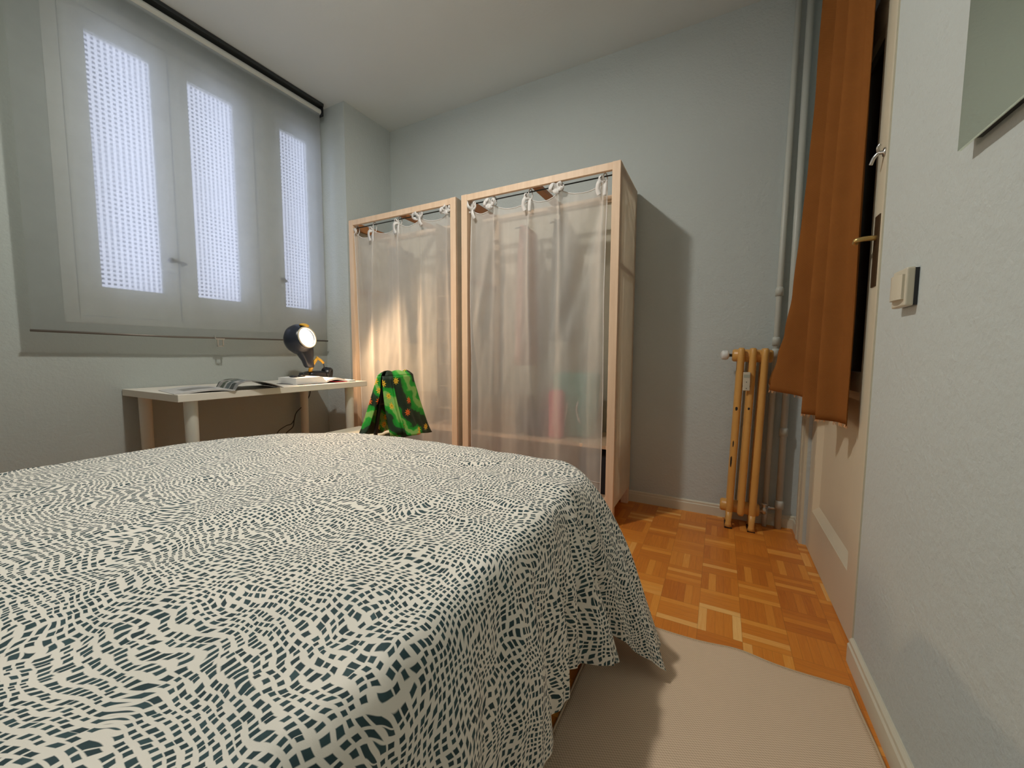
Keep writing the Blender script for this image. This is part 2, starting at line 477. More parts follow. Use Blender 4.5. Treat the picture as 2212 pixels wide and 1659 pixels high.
DY0, DY1, DZ = 1.478, 2.30, 2.03                 # door opening
bm = bmesh.new()
box(bm, XR, XR+.12, YF-.2, DY0, 0, ZC)
box(bm, XR, XR+.12, DY1, YB+.1, 0, ZC)
box(bm, XR, XR+.12, DY0, DY1, DZ, ZC)
struct('wall_right', bm, M['wall'])
struct('wall_front', bxm(XL-.1, XR+.2, YF-.15, YF, 0, ZC), M['wall'])

def baseboard(name, a, b, nrm, h=.068, t=.012):
    """profiled skirting from a to b along the wall, nrm points into the room"""
    bm = bmesh.new(); a = Vector((*a, 0)); b = Vector((*b, 0)); n = Vector((*nrm, 0))
    prof = ((0, 0), (t, 0), (t, h*.72), (t*.72, h*.78), (t*.72, h*.92), (t*.3, h), (0, h))
    R = [[bm.verts.new(p + n*x + Vector((0, 0, z))) for x, z in prof] for p in (a, b)]
    k = len(prof)
    for i in range(k):
        bm.faces.new((R[0][i], R[0][(i+1) % k], R[1][(i+1) % k], R[1][i]))
    bm.faces.new(R[0]); bm.faces.new(R[1][::-1])
    return struct(name, bm, M['trim'])
baseboard('baseboard_back', (PX, YB), (XR, YB), (0, -1))
baseboard('baseboard_right', (XR, YF), (XR, DY0-.012), (-1, 0), .075, .014)
baseboard('baseboard_left', (XL, YF), (XL, PY), (1, 0))
baseboard('trim_1', (XR, DY1+.075), (XR, YB-.012), (-1, 0), .075, .014)

# ------------------------------------------------------------------ window
win = empty('window_1', (XL, 1.35, WZ0), kind='structure')
bm = bmesh.new()
fx0, fx1 = XL-.055, XL+.004
box(bm, fx0, fx1, WY0, WY1, WZ0, WZ0+.035, .004)
box(bm, fx0, fx1, WY0, WY1, WZ1-.05, WZ1, .004)
box(bm, fx0, fx1-.0005, WY0, WY0+.05, WZ0+.035, WZ1-.05)
box(bm, fx0, fx1-.0005, WY1-.028, WY1, WZ0+.035, WZ1-.05)
box(bm, fx0, fx1-.0005, 1.565, 1.655, WZ0+.035, WZ1-.05)
obj('window_frame', bm, M['window_paint'], win)
sashes = [(.715, 1.118, .796, 1.05), (1.124, 1.56, 1.205, 1.452), (1.66, 2.012, 1.735, 1.945)]
gz0, gz1 = 1.245, 2.452
for i, (y0, y1, g0, g1) in enumerate(sashes):
    z0, z1 = WZ0+.038, WZ1-.053
    x0, x1 = XL-.05, XL-.006
    bm = bmesh.new()
    box(bm, x0, x1, y0, g0, z0, z1, .003); box(bm, x0, x1, g1, y1, z0, z1, .003)
    box(bm, x0, x1, g0, g1, z0, gz0, .003); box(bm, x0, x1, g0, g1, gz1, z1, .003)
    # small glazing bead round the pane
    for a in ((g0-.002, g0+.004, gz0, gz1), (g1-.004, g1+.002, gz0, gz1)):
        box(bm, x1-.02, x1-.006, a[0], a[1], a[2], a[3])
    s = obj('sash', bm, M['window_paint'], win)
    obj('pane', bxm(XL-.034, XL-.030, g0-.001, g1+.001, gz0-.001, gz1+.001), M['pane'], s)
    # lever of the espagnolette handle, just behind the blind
    if i != 1:
        ky, k2 = ((1.135, 1.052), None, (1.715, 1.672))[i]; kz = 1.415
        bm = bmesh.new()
        tube(bm, smooth_path([(XL-.008, ky, kz), (XL+.035, ky, kz), (XL+.058, ky-.012, kz), (XL+.064, k2+.02, kz+.002), (XL+.066, k2, kz+.003)]), .007, 12)
        lathe(bm, (XL+.066, k2+.012, kz+.003), (.12, -1, 0), ((-.008, .006), (0, .013), (.010, .015), (.020, .011), (.024, .001)), 16)
        obj('lever', bm, M['handle_grey'], s, smooth=True)
for hz in (1.27, 1.80, 2.33):
    bm = bmesh.new()
    tube(bm, ((XL+.006, 2.016, hz-.03), (XL+.006, 2.016, hz+.03)), .006, 10)
    tube(bm, ((XL+.006, 2.016, hz-.036), (XL+.006, 2.016, hz+.036)), .0035, 8)
    obj('hinge', bm, M['ivory_plastic'], win, smooth=True)

# ------------------------------------------------------------------ roller blind
BX, BY0, BY1, BZ0 = -2.64, .535, 1.99, 1.012
rb = empty('roller_blind', (BX, 1.26, BZ0), 'sheer white roller blind pulled down over the three-pane window', 'blind')
obj('headrail', bxm(BX-.035, BX+.03, BY0-.03, BY1+.012, ZC-.022, ZC-.001, .003), M['dark_metal'], rb)
bm = bmesh.new(); tube(bm, ((BX-.006, BY0, ZC-.055), (BX-.006, BY1, ZC-.055)), .021, 24)
obj('roller_tube', bm, M['grey_tube'], rb, smooth=True, mods=[('EDGE_SPLIT', {})])
bm = bmesh.new()
def bl(u, v):
    z = lerp(BZ0+.004, ZC-.06, v); y = lerp(BY0+.006, BY1-.008, u)
    return Vector((BX + .006 + .002*math.sin(u*9+v*2)*(1-v), y, z))
grid(bm, bl, 30, 30)
obj('blind_fabric', bm, M['blind_fabric'], rb, smooth=True)
bm = bmesh.new(); tube(bm, ((BX+.006, BY0, BZ0+.002), (BX+.006, BY0+.5, BZ0-.006), (BX+.006, BY1, BZ0)), .0055, 10)
obj('bottom_bar', bm, M['handle_grey'], rb, smooth=True)
for yy in (BY0-.016, BY1+.003):
    bm = bmesh.new(); box(bm, BX-.04, BX+.026, yy, yy+.008, ZC-.088, ZC-.001, .003)
    obj('bracket', bm, M['black_plastic'], rb)
bm = bmesh.new()
box(bm, BX+.008, BX+.016, 1.235, 1.285, .998, 1.005, .001)
box(bm, BX+.004, BX+.010, 1.247, 1.253, .958, 1.0); box(bm, BX+.004, BX+.010, 1.275, 1.281, .958, 1.0)
box(bm, BX+.004, BX+.010, 1.247, 1.281, .956, .962)
tube(bm, ((BX+.012, 1.237, 1.0), (BX+.012, 1.233, 1.022)), .003, 8)
obj('pull_clip', bm, M['chrome'], rb)

# ------------------------------------------------------------------ desk
DX0, DX1, DYa, DYb, DZT = -2.715, -2.125, .84, 1.90, .732
desk = empty('desk', (-2.42, 1.37, 0), 'narrow white desk on round legs under the window', 'desk')
obj('tabletop', bxm(DX0, DX1, DYa, DYb, DZT-.034, DZT, .002), M['desk_white'], desk)
for lx in (DX0+.055, DX1-.058):
    for ly in (DYa+.07, DYb-.10):
        bm = bmesh.new(); tube(bm, ((lx, ly, .012), (lx, ly, DZT-.034)), (.0225, .0275), 24)
        lg = obj('leg', bm, M['desk_leg'], desk, smooth=True, mods=[('EDGE_SPLIT', {})])
        bm = bmesh.new(); tube(bm, ((lx, ly, 0), (lx, ly, .012)), .020, 20)
        obj('foot', bm, M['black_plastic'], lg)

# open magazine
mg = empty('magazine', (-2.35, 1.08, DZT), 'open glossy magazine with dark photo pages, lying on the left of the desk', 'magazine')
def page_block(name, cx, cy, wdir, ldir, w, l, hfun, th, mat, parent, n=16):
    """curved page block; wdir across from the spine, ldir along the spine"""
    wd = Vector((*wdir, 0)).normalized(); ld = Vector((*ldir, 0)).normalized()
    bm = bmesh.new(); base = Vector((cx, cy, DZT+.0006))
    def top(u, v): return base + wd*(w*u) + ld*(l*(v-.5)) + Vector((0, 0, hfun(u)))
    V = grid(bm, top, n, 6)
    B = [[bm.verts.new(Vector((p.co.x, p.co.y, max(DZT+.0006, p.co.z-th)))) for p in row] for row in V]
    for i in range(n-1):
        bm.faces.new((V[i][0], B[i][0], B[i+1][0], V[i+1][0])); bm.faces.new((V[i][-1], V[i+1][-1], B[i+1][-1], B[i][-1]))
        for j in range(5): bm.faces.new((B[i][j], B[i][j+1], B[i+1][j+1], B[i+1][j]))
    for j in range(5):
        bm.faces.new((V[0][j], V[0][j+1], B[0][j+1], B[0][j])); bm.faces.new((V[-1][j], B[-1][j], B[-1][j+1], V[-1][j+1]))
    return obj(name, bm, mat, parent)
sd = (-.985, .17)            # spine direction
wd1 = (-.17, -.985)
page_block('page', -2.26, 1.095, wd1, sd, .235, .29, lambda u: .002+.016*math.sin(PI*min(1, u*1.0))**.8*(1-u*.6)+.002*(1-u), .008, M['mag_grey'], mg)
page_block('page', -2.26, 1.095, (.17, .985), sd, .225, .29, lambda u: .002+.044*(math.sin(PI*(u**.62)))**.8, .0035, M['mag_photo'], mg)

# open notebook
nb = empty('open_book', (-2.3, 1.55, DZT), 'thick open book with white pages and a red ribbon, in front of the lamp', 'book')
page_block('pages', -2.29, 1.645, (-.10, -.995), (-.995, .10), .19, .21, lambda u: .010+.034*sstep(0, .16, u)-.006*u, .040, M['paper'], nb)
page_block('pages', -2.29, 1.645, (.10, .995), (-.995, .10), .16, .21, lambda u: .004+.030*math.sin(PI*min(1, u*.72+.16))**1.4*(1-u)**.35+.001, .012, M['paper'], nb)
bm = bmesh.new(); box(bm, -.11, .11, -.19, .165, 0, .003, .001, rot=Matrix.Rotation(math.radians(5.8), 4, 'Z'))
bmesh.ops.translate(bm, vec=(-2.29, 1.635, DZT-.0005), verts=bm.verts[:])
obj('cover', bm, M['cover_black'], nb)
bm = bmesh.new()
pts = [(-2.22, 1.63, DZT+.022), (-2.185, 1.66, DZT+.012), (-2.175, 1.70, DZT+.005), (-2.168, 1.735, DZT+.006), (-2.16, 1.765, DZT+.003)]
tube(bm, pts, .0065, 8, flat=.2, up=(0, 0, 1))
obj('ribbon', bm, M['red_ribbon'], nb, smooth=True)
# glasses / pen on the book
sp = empty('sunglasses', (-2.33, 1.53, DZT+.039), 'small folded dark sunglasses lying on the open book', 'glasses')
for yy in (1.495, 1.545):
    bm = bmesh.new(); lathe(bm, (-2.30, yy, DZT+.0405), (0, 0, 1), ((0, .008), (.002, .019), (.008, .020), (.011, .008)), 18)
    for v in bm.verts: v.co.y = yy + (v.co.y-yy)*1.15
    obj('lens', bm, M['black_plastic'], sp, smooth=True)
bm = bmesh.new(); tube(bm, ((-2.30, 1.512, DZT+.047), (-2.297, 1.52, DZT+.051), (-2.30, 1.528, DZT+.047)), .0022, 8)
tube(bm, ((-2.31, 1.475, DZT+.046), (-2.335, 1.49, DZT+.044), (-2.345, 1.56, DZT+.042)), .002, 8)
obj('temple', bm, M['black_plastic'], sp, smooth=True)
# thin booklet at right end
tn = empty('booklet', (-2.25, 1.80, DZT), 'thin white booklet with dark edge at the right end of the desk', 'booklet')
R_ = Matrix.Rotation(math.radians(-14), 4, 'Z')
bm = bmesh.new(); box(bm, -.07, .07, -.055, .055, 0, .003, .0008, rot=R_); bmesh.ops.translate(bm, vec=(-2.245, 1.805, DZT+.0005), verts=bm.verts[:])
obj('cover', bm, M['cover_black'], tn)
bm = bmesh.new(); box(bm, -.068, .068, -.053, .053, 0, .006, .001, rot=R_); bmesh.ops.translate(bm, vec=(-2.247, 1.803, DZT+.0036), verts=bm.verts[:])
obj('pages', bm, M['paper'], tn)

# ------------------------------------------------------------------ desk lamp
LA = Vector((.93, .12, .20)).normalized()
lamp = empty('desk_lamp', (-2.44, 1.68, DZT), 'small black desk lamp with lit round head and yellow joint, on the desk', 'lamp')
bm = bmesh.new()
hc = Vector((-2.44, 1.585, 1.008))
prof = [(-.075, .012), (-.070, .045), (-.052, .078), (-.020, .098), (.012, .100), (.035, .090), (.052, .076), (.066, .070), (.066, .064), (.045, .062)]
lathe(bm, hc, LA, prof, 40, cap=False)
bm.faces.new([v for v in bm.verts[:40]])
head = obj('lamp_head', bm, M['navy_plastic'], lamp, smooth=True)
# tapered grip under the head
bm = bmesh.new()
secs = [(.975, .066, .042), (.93, .056, .038), (.895, .044, .034), (.87, .034, .028), (.835, .031, .024), (.825, .026, .018)]
rings = []
for z, hw, hd in secs:
    ring = []
    cx, cy = -2.425+(.95-z)*.12, 1.600+(.95-z)*.22
    for k in range(20):
        a = 2*PI*k/20
        ca, sa = math.cos(a), math.sin(a)
        ring.append(bm.verts.new((cx + hd*math.copysign(abs(ca)**.7, ca), cy + hw*math.copysign(abs(sa)**.7, sa), z)))
    rings.append(ring)
for a, b in zip(rings, rings[1:]):
    for k in range(20): bm.faces.new((a[k], a[(k+1) % 20], b[(k+1) % 20], b[k]))
bm.faces.new(rings[0]); bm.faces.new(rings[-1][::-1])
obj('grip', bm, M['navy_plastic'], lamp, smooth=True)
bm = bmesh.new(); lathe(bm, hc+LA*.050, LA, ((0, .058), (.004, .060), (.010, .045), (.014, .001)), 32)
obj('lens', bm, M['glow'], lamp, smooth=True)
bm = bmesh.new(); lathe(bm, hc+LA*.064, LA, ((0, .066), (.004, .071), (.008, .070), (.008, .062), (0, .060), (0, .066)), 32, cap=False)
obj('bezel', bm, M['ivory_plastic'], lamp, smooth=True)
bm = bmesh.new(); lathe(bm, hc+Vector((.03, .015, .088)), (.15, .1, 1), ((0, .030), (.010, .028), (.016, .015), (.018, .001)), 20)
obj('top_cap', bm, M['yellow_plastic'], lamp, smooth=True)
bm = bmesh.new()
tube(bm, ((-2.41, 1.685, .885), (-2.425, 1.665, .85), (-2.44, 1.655, .81), (-2.445, 1.655, .79)), (.009, .012, .013, .012), 14)
tube(bm, ((-2.41, 1.68, .893), (-2.40, 1.71, .868), (-2.40, 1.725, .852)), (.009, .008, .008), 12)
obj('joint', bm, M['yellow_plastic'], lamp, smooth=True)
bm = bmesh.new(); tube(bm, ((-2.40, 1.722, .855), (-2.41, 1.737, .83), (-2.43, 1.745, .80)), .003, 8)
obj('link_rod', bm, M['black_plastic'], lamp, smooth=True)
def blob(bm, c, r, e=.8, n=20, m=12):
    c = Vector(c); rows = []
    for i in range(m+1):
        th = PI*i/m
        row = []
        for k in range(n):
            ph = 2*PI*k/n
            f = lambda x: math.copysign(abs(x)**e, x)
            row.append(bm.verts.new(c + Vector((r[0]*f(math.sin(th))*f(math.cos(ph)), r[1]*f(math.sin(th))*f(math.sin(ph)), r[2]*f(math.cos(th))))))
        rows.append(row)
    for a, b in zip(rows, rows[1:]):
        for k in range(n): bm.faces.new((a[k], a[(k+1) % n], b[(k+1) % n], b[k]))
    bmesh.ops.remove_doubles(bm, verts=bm.verts[:], dist=1e-5)
bm = bmesh.new()
blob(bm, (-2.46, 1.70, DZT+.034), (.06, .075, .034), .6)
blob(bm, (-2.45, 1.615, DZT+.040), (.028, .028, .020), .5)
obj('base', bm, M['black_plastic'], lamp, smooth=True)
bm = bmesh.new(); lathe(bm, (-2.46, 1.775, DZT+.047), (.75, .55, -.15), ((-.02, .020), (-.015, .036), (.0, .045), (.035, .046), (.045, .040), (.046, .030), (.040, .028)), 28)
obj('clamp_drum', bm, M['black_plastic'], lamp, smooth=True)
lamp.location.y += .05
LAMPSHIFT = Vector((0, .05, 0))
# cable going down behind the desk
bm = bmesh.new()
cp = [(-2.68, 1.86, .70), (-2.665, 1.85, .62), (-2.66, 1.80, .55), (-2.66, 1.74, .50), (-2.66, 1.72, .45), (-2.65, 1.70, .40), (-2.64, 1.64, .36), (-2.62, 1.55, .25), (-2.6, 1.5, .10), (-2.6, 1.45, .006), (-2.55, 1.3, .006)]
tube(bm, smooth_path(cp), .0035, 8)
tube(bm, smooth_path([(-2.66, 1.72, .45), (-2.665, 1.70, .42), (-2.67, 1.66, .41), (-2.67, 1.60, .37), (-2.66, 1.56, .25), (-2.64, 1.5, .006)]), .003, 8)
cb = obj('power_cable', bm, M['black_cable'], smooth=True)
tag(cb, 'black power cable hanging behind the right end of the desk', 'cable')

# ------------------------------------------------------------------ chair with shirt
ch = empty('chair', (-1.85, 1.6, 0), 'cream-seated chair beside the desk, mostly hidden beyond the foot of the bed', 'chair')
bm = bmesh.new(); box(bm, -2.05, -1.68, 1.40, 1.765, .425, .455, .02, seg=4)
obj('seat', bm, M['chair_cream'], ch, smooth=True)
for lx, ly in ((-2.02, 1.43), (-2.02, 1.73)):
    bm = bmesh.new(); tube(bm, ((lx-.01, ly, 0), (lx, ly, .43)), .011, 12); obj('leg', bm, M['chair_dark'], ch, smooth=True)
for ly in (1.545, 1.71):
    bm = bmesh.new(); tube(bm, smooth_path([(-1.60, ly, 0), (-1.67, ly, .40), (-1.665, ly, .50), (-1.605, ly, .77)]), .011, 12)
    obj('leg', bm, M['chair_dark'], ch, smooth=True)
bm = bmesh.new(); box(bm, -1.635, -1.605, 1.53, 1.725, .64, .775, .012, rot=Matrix.Rotation(.2, 4, 'Y'), seg=3)
obj('backrest', bm, M['chair_dark'], ch, smooth=True)

# shirt draped over the chair back
sc_ = Vector((-1.595, 1.63, 0))
def shirt_pt(u, v):
    """u round the garment, v from hem (0) to collar (1)"""
    gap = .10 + .40*(1-v)**.9
    th0 = math.radians(296)                      # direction of the opening
    th = th0 + gap + u*(2*PI-2*gap)
    rx = lerp(.120, .045, v**.8); ry = lerp(.225, .125, v**.75)
    fold = 1 + .10*math.sin(th*7+1+v*2)*(1-v*.6) + .05*math.sin(th*13+v*5)
    z = lerp(.485, .80, v) + .010*math.sin(th*3+1)*(1-v) - .03*(1-v)*(.5+.5*math.cos(th-1.2))
    return Vector((sc_.x + rx*fold*math.cos(th), sc_.y + ry*fold*math.sin(th), z))
bm = bmesh.new()
grid(bm, shirt_pt, 90, 30)
# shoulders closing over the top
def cap_pt(u, v):
    p = shirt_pt(u, 1.0); c = Vector((sc_.x, sc_.y + (p.y-sc_.y)*.65, .818))
    q = p.lerp(c, v); q.z = p.z + .022*math.sin(v*PI/2) + .004*math.sin(u*40)*v; return q
grid(bm, cap_pt, 90, 6)
uvl = bm.loops.layers.uv.active
for f in bm.faces:
    for l in f.loops:
        c = l.vert.co; l[uvl].uv = ((c.x*.78+c.y*1.0)*3.3+5, c.z*3.3)
sh = obj('shirt', bm, M['shirt'], smooth=True, mods=[('SOLIDIFY', {'thickness': .004, 'offset': 0})])
tag(sh, 'green tropical shirt with yellow flowers draped over the chair back', 'shirt')
bm = bmesh.new()
def strip(u, v):
    z = lerp(.49, .80, v); a = math.radians(318+18*(1-v)); r1 = lerp(.128, .050, v**.8); r2 = lerp(.238, .135, v**.75)
    d = (u-.5)*.060*(1.4-v*.5)
    return Vector((sc_.x + r1*math.cos(a) + d*.75, sc_.y + r2*math.sin(a) + d*.66 - .012*math.cos(u*PI*2), z))
grid(bm, strip, 9, 14)
for f in bm.faces:
    for l in f.loops:
        c = l.vert.co; l[bm.loops.layers.uv.active].uv = (c.y*5+3, c.z*3.3)
obj('button_placket', bm, M['shirt'], sh, smooth=True, mods=[('SOLIDIFY', {'thickness': .004})])
bm = bmesh.new(); box(bm, -1.60, -1.575, 1.545, 1.550, .700, .735, .002)
obj('neck_label', bm, M['white_ribbon'], sh)

# ------------------------------------------------------------------ wardrobes
FY, BKY, TZ = 2.04, 2.47, 1.882
PW = .042
def wardrobe(x0, x1, label, panel_right):
    w = empty('open_wardrobe', ((x0+x1)/2, (FY+BKY)/2, 0), label, 'wardrobe', 'pale beech wardrobes along the back wall')
    for px in (x0, x1-PW):
        for py in (FY, BKY-PW):
            obj('post', bxm(px, px+PW, py, py+PW, 0, TZ, .002), M['beech'], w)
    obj('top_rail', bxm(x0+PW, x1-PW, FY+.002, FY+.022, TZ-.038, TZ-.001, .0015), M['beech'], w)
    obj('top_rail', bxm(x0+PW, x1-PW, BKY-.022, BKY-.002, TZ-.038, TZ-.001, .0015), M['beech'], w)
    obj('bottom_rail', bxm(x0+PW, x1-PW, FY+.002, FY+.022, .10, .14, .0015), M['beech'], w)
    obj('bottom_rail', bxm(x0+PW, x1-PW, BKY-.022, BKY-.002, .10, .14, .0015), M['beech'], w)
    for px in (x0+.004, x1-.024):
        obj('side_rail', bxm(px, px+.02, FY+PW, BKY-PW, TZ-.058, TZ-.004, .001), M['shaded_beech'], w)
        obj('side_rail', bxm(px, px+.02, FY+PW, BKY-PW, .10, .15, .001), M['beech'], w)
        obj('batten', bxm(px, px+.02, FY+PW, BKY-PW, 1.365, 1.395, .001), M['shaded_beech'], w)
    xm = (x0+x1)/2
    obj('top_slat', bxm(xm-.022, xm+.022, FY+.022, BKY-.022, TZ-.030, TZ-.008, .001), M['shaded_beech'], w)
    # shelf and floor board of slats
    obj('shelf', bxm(x0+.024, x1-.024, FY+.05, BKY-.01, .405, .425, .001), M['beech'], w)
    obj('shelf', bxm(x0+.024, x1-.024, FY+.03, BKY-.01, .125, .142, .001), M['beech'], w)
    bm = bmesh.new(); tube(bm, ((x0+PW-.003, FY+.036, TZ-.050), (x1-PW+.003, FY+.036, TZ-.050)), .0035, 10)
    obj('curtain_rod', bm, M['dark_metal'], w, smooth=True)
    bm = bmesh.new(); tube(bm, ((x0+.02, 2.27, TZ-.09), (x1-.02, 2.27, TZ-.09)), .0125, 14)
    obj('hanging_rail', bm, M['beech'], w, smooth=True)
    obj('cover_panel', bxm(x0-.0008, x0-.0002, FY+.012, BKY, .10, TZ-.002), M['cover_fabric'], w)
    obj('cover_panel', bxm(x1+.0002, x1+.0008, FY+.012, BKY, .10, TZ-.002), M['cover_fabric'], w)
    obj('cover_panel', bxm(x0, x1, BKY+.0002, BKY+.0008, .10, TZ), M['cover_fabric'], w)
    return w
W1 = (-2.432, -1.478); W2 = (-1.436, -.474)
wardrobe(*W1, 'left pale beech wardrobe frame with a sheer front curtain, behind the desk and chair', False)
wardrobe(*W2, 'right pale beech wardrobe frame with a sheer front curtain, nearer the radiator', True)

def ring_tie(parent, x, z, kind, rz, B=1.45):
    """cloth loop over the rod with a tied bow"""
    ry = FY+.036
    bm = bmesh.new()
    pts = []
    for k in range(17):
        a = 2*PI*k/16
        pts.append((x + .008*math.sin(a*1.0), ry + .009*math.sin(a), (rz+z)/2 + .004 + ((rz-z)/2+.008)*math.cos(a)))
    tube(bm, pts, .0032, 8)
    loop = obj('tie_loop', bm, M['white_ribbon'], parent, smooth=True)
    bm = bmesh.new()
    def ribbon(P, w, up=(0, 1, 0)):
        c0 = Vector((x, y, z)); w *= B*.95
        P = [c0+(Vector(q)-c0)*B for q in P]
        P = smooth_path(P, 5)
        n = len(P)
        for i in range(n-1):
            ww0 = w; a, b = P[i], P[i+1]
            d = (b-a).normalized(); s = d.cross(Vector(up)).normalized()
            if i == 0: prev = [bm.verts.new(a+s*w), bm.verts.new(a-s*w)]
            cur = [bm.verts.new(b+s*w), bm.verts.new(b-s*w)]
            bm.faces.new((prev[0], prev[1], cur[1], cur[0])); prev = cur
    y = ry-.012
    rnd = random.Random(int(x*1000))
    if kind == 0:      # two loops and two tails
        ribbon([(x, y, z), (x-.022, y-.012, z+.020), (x-.036, y-.006, z+.004), (x-.018, y, z-.006), (x, y, z)], .006)
        ribbon([(x, y, z), (x+.016, y-.01, z+.026), (x+.020, y-.006, z+.008), (x, y, z)], .005)
        ribbon([(x, y, z), (x+.010, y-.012, z-.020), (x+.018, y-.008, z-.040)], .007)
        ribbon([(x, y, z), (x-.010, y-.014, z+.012), (x-.020, y-.012, z+.038)], .006)
    elif kind == 1:    # drooping tails
        ribbon([(x, y, z+.004), (x-.016, y-.014, z-.004), (x-.022, y-.010, z-.026), (x-.016, y-.008, z-.046)], .008)
        ribbon([(x, y, z), (x+.006, y-.012, z-.018), (x+.004, y-.010, z-.052)], .007)
        ribbon([(x, y, z), (x-.010, y-.014, z+.014), (x-.016, y-.006, z), (x, y, z)], .006)
    else:              # scrunched ball
        for k in range(5):
            a = k*1.3+rnd.random(); r = .020
            ribbon([(x-.012, y, z+.004), (x-.012+r*math.cos(a), y-.014, z+.006+r*.7*math.sin(a)), (x-.012+r*1.2*math.cos(a+.7), y-.010, z+.004+r*.8*math.sin(a+.7)), (x-.010, y, z)], .008)
    obj('bow', bm, M['white_ribbon'], parent, smooth=True, mods=[('SOLIDIFY', {'thickness': .0012})])

def curtain(name, x0, x1, ties, zb, label, folds, seed):
    root = empty(name, ((x0+x1)/2, FY+.04, zb), label, 'curtain', 'sheer curtains on the wardrobes')
    zt = [(x, z) for x, z, k in ties]
    def topz(x):
        for (a, za), (b, zb_) in zip(zt, zt[1:]):
            if a <= x <= b:
                t = (x-a)/(b-a)
                sag = .028*(4*t*(1-t)) * (1.25 if abs(t-.5) < .5 else 1)
                return lerp(za, zb_, t) - sag*folds['sag']
        return zt[0][1] if x < zt[0][0] else zt[-1][1]
    bm = bmesh.new(); nu, nv = 260, 110
    def f(u, v):
        xt = lerp(x0, x1, u)
        top = topz(xt)
        z = lerp(zb, top, v)
        h = top - z
        x = xt
        y = FY+.034
        nz = noise.noise(Vector((xt*3.1+seed, z*.8, seed)))
        # broad drape
        y += .014*math.sin(xt*24+seed+nz*2.5)*sstep(0, .5, h) + .014*nz*sstep(0, .4, h)
        y += .008*noise.noise(Vector((xt*11+seed, z*2.2, 2.0))) + .003*noise.noise(Vector((xt*30+seed, z*9, 5.0)))
        # pinched ridges under each tie
        for (tx, tz, kk) in ties:
            w = .008 + .020*min(1, h/.6); amp = -.024*math.exp(-h/1.6)
            y += amp*gs(xt, tx + .01*math.sin(z*2+tx*7), w)
        # diagonal drapes running off the ties
        for (sx, sz, slope, w, amp, ln) in folds['diag']:
            d = (xt-sx) - slope*(sz-z)
            y += amp*gs(d, 0, w)*sstep(-.02, .12, sz-z)*(1-sstep(ln*.6, ln, sz-z))
        y = min(y, FY+.062)
        return Vector((x, y, z))
    grid(bm, f, nu, nv)
    cl = obj('cloth', bm, M['sheer'], root, smooth=True)
    # stitched hems
    bm = bmesh.new()
    for uu in (0.0, 1.0):
        tube(bm, [f(uu, j/60)+Vector((0, -.001, 0)) for j in range(61)], .0022, 6)
    tube(bm, [f(i/120, 1)+Vector((0, -.001, 0)) for i in range(121)], .0026, 6)
    tube(bm, [f(i/120, 0) for i in range(121)], .002, 6)
    tube(bm, [f(i/120, .058)+Vector((0, -.0015, 0)) for i in range(121)], .0011, 6)
    obj('hem', bm, M['white_ribbon'], root, smooth=True)
    for (tx, tz, kk) in ties: ring_tie(root, tx, tz+.002, kk, TZ-.046)
curtain('sheer_curtain', -2.385, -1.535,
        [(-2.380, 1.785, 2), (-2.205, 1.782, 1), (-1.965, 1.800, 1), (-1.785, 1.812, 0), (-1.545, 1.812, 2)], .13,
        'sheer off-white curtain tied with bows across the left wardrobe',
        dict(sag=1.0, diag=[(-1.965, 1.78, .10, .03, -.016, 1.2), (-1.78, 1.78, -.10, .03, .012, .8), (-2.2, 1.75, .0, .02, -.014, 1.5)]), 1.3)
curtain('sheer_curtain', -1.380, -.548,
        [(-1.372, 1.790, 0), (-1.220, 1.795, 2), (-.985, 1.790, 1), (-.800, 1.805, 2), (-.560, 1.800, 1)], .13,
        'sheer off-white curtain tied with bows across the right wardrobe',
        dict(sag=.9, diag=[(-.79, 1.77, -.10, .035, .016, 1.1), (-.56, 1.77, -.30, .04, .020, 1.0), (-1.22, 1.76, -.16, .03, -.014, .9), (-1.22, 1.76, .22, .05, .012, .8), (-.985, 1.74, .03, .02, -.016, 1.5)]), 4.7)

# things inside the wardrobes
def garment(name, x, y, w, d, z0, z1, mat, label, cat, seed):
    bm = bmesh.new()
    def f(u, v):
        th = u*2*PI; z = lerp(z0, z1, v)
        sh_ = 1-.55*sstep(.82, 1.0, v)
        k = 1+.08*math.sin(th*5+seed)+.06*noise.noise(Vector((th, v*3, seed)))
        return Vector((x + w*sh_*k*math.cos(th)*(1.1-.2*v), y + d*math.sin(th)*(1.15-.3*v)*k, z))
    grid(bm, f, 33, 16)
    top = [v for v in bm.verts if abs(v.co.z-z1) < 1e-5]
    bmesh.ops.remove_doubles(bm, verts=bm.verts[:], dist=1e-4)
    o = obj(name, bm, mat, smooth=True, mods=[('SOLIDIFY', {'thickness': .003})])
    return tag(o, label, cat, 'garments hanging in the wardrobes')
def hanger(x):
    bm = bmesh.new()
    tube(bm, smooth_path([(x, 2.27, 1.72), (x, 2.27, 1.75), (x, 2.265, 1.775), (x, 2.250, 1.80), (x, 2.262, 1.813), (x, 2.283, 1.806)]), .002, 6)
    tube(bm, [(x, 2.12, 1.66), (x, 2.27, 1.72), (x, 2.42, 1.66)], .005, 6)
    return bm
garments = [(-1.10, .85, M['rose_cloth'], 'dusty pink garment on a hanger behind the right sheer curtain', 'shirt'),
            (-.88, 1.00, M['grey_cloth'], 'grey garment on a hanger behind the right sheer curtain', 'shirt'),
            (-2.16, 1.00, M['grey_cloth'], 'grey garment on a hanger behind the left sheer curtain', 'jacket')]
for i, (x, z0, mt, lb, ct) in enumerate(garments):
    o = garment('hanging_garment', x, 2.30, .035, .145, z0, 1.70, mt, lb, ct, i*2.1)
    hg = obj('hanger', hanger(x), M['dark_metal'], o, smooth=True)
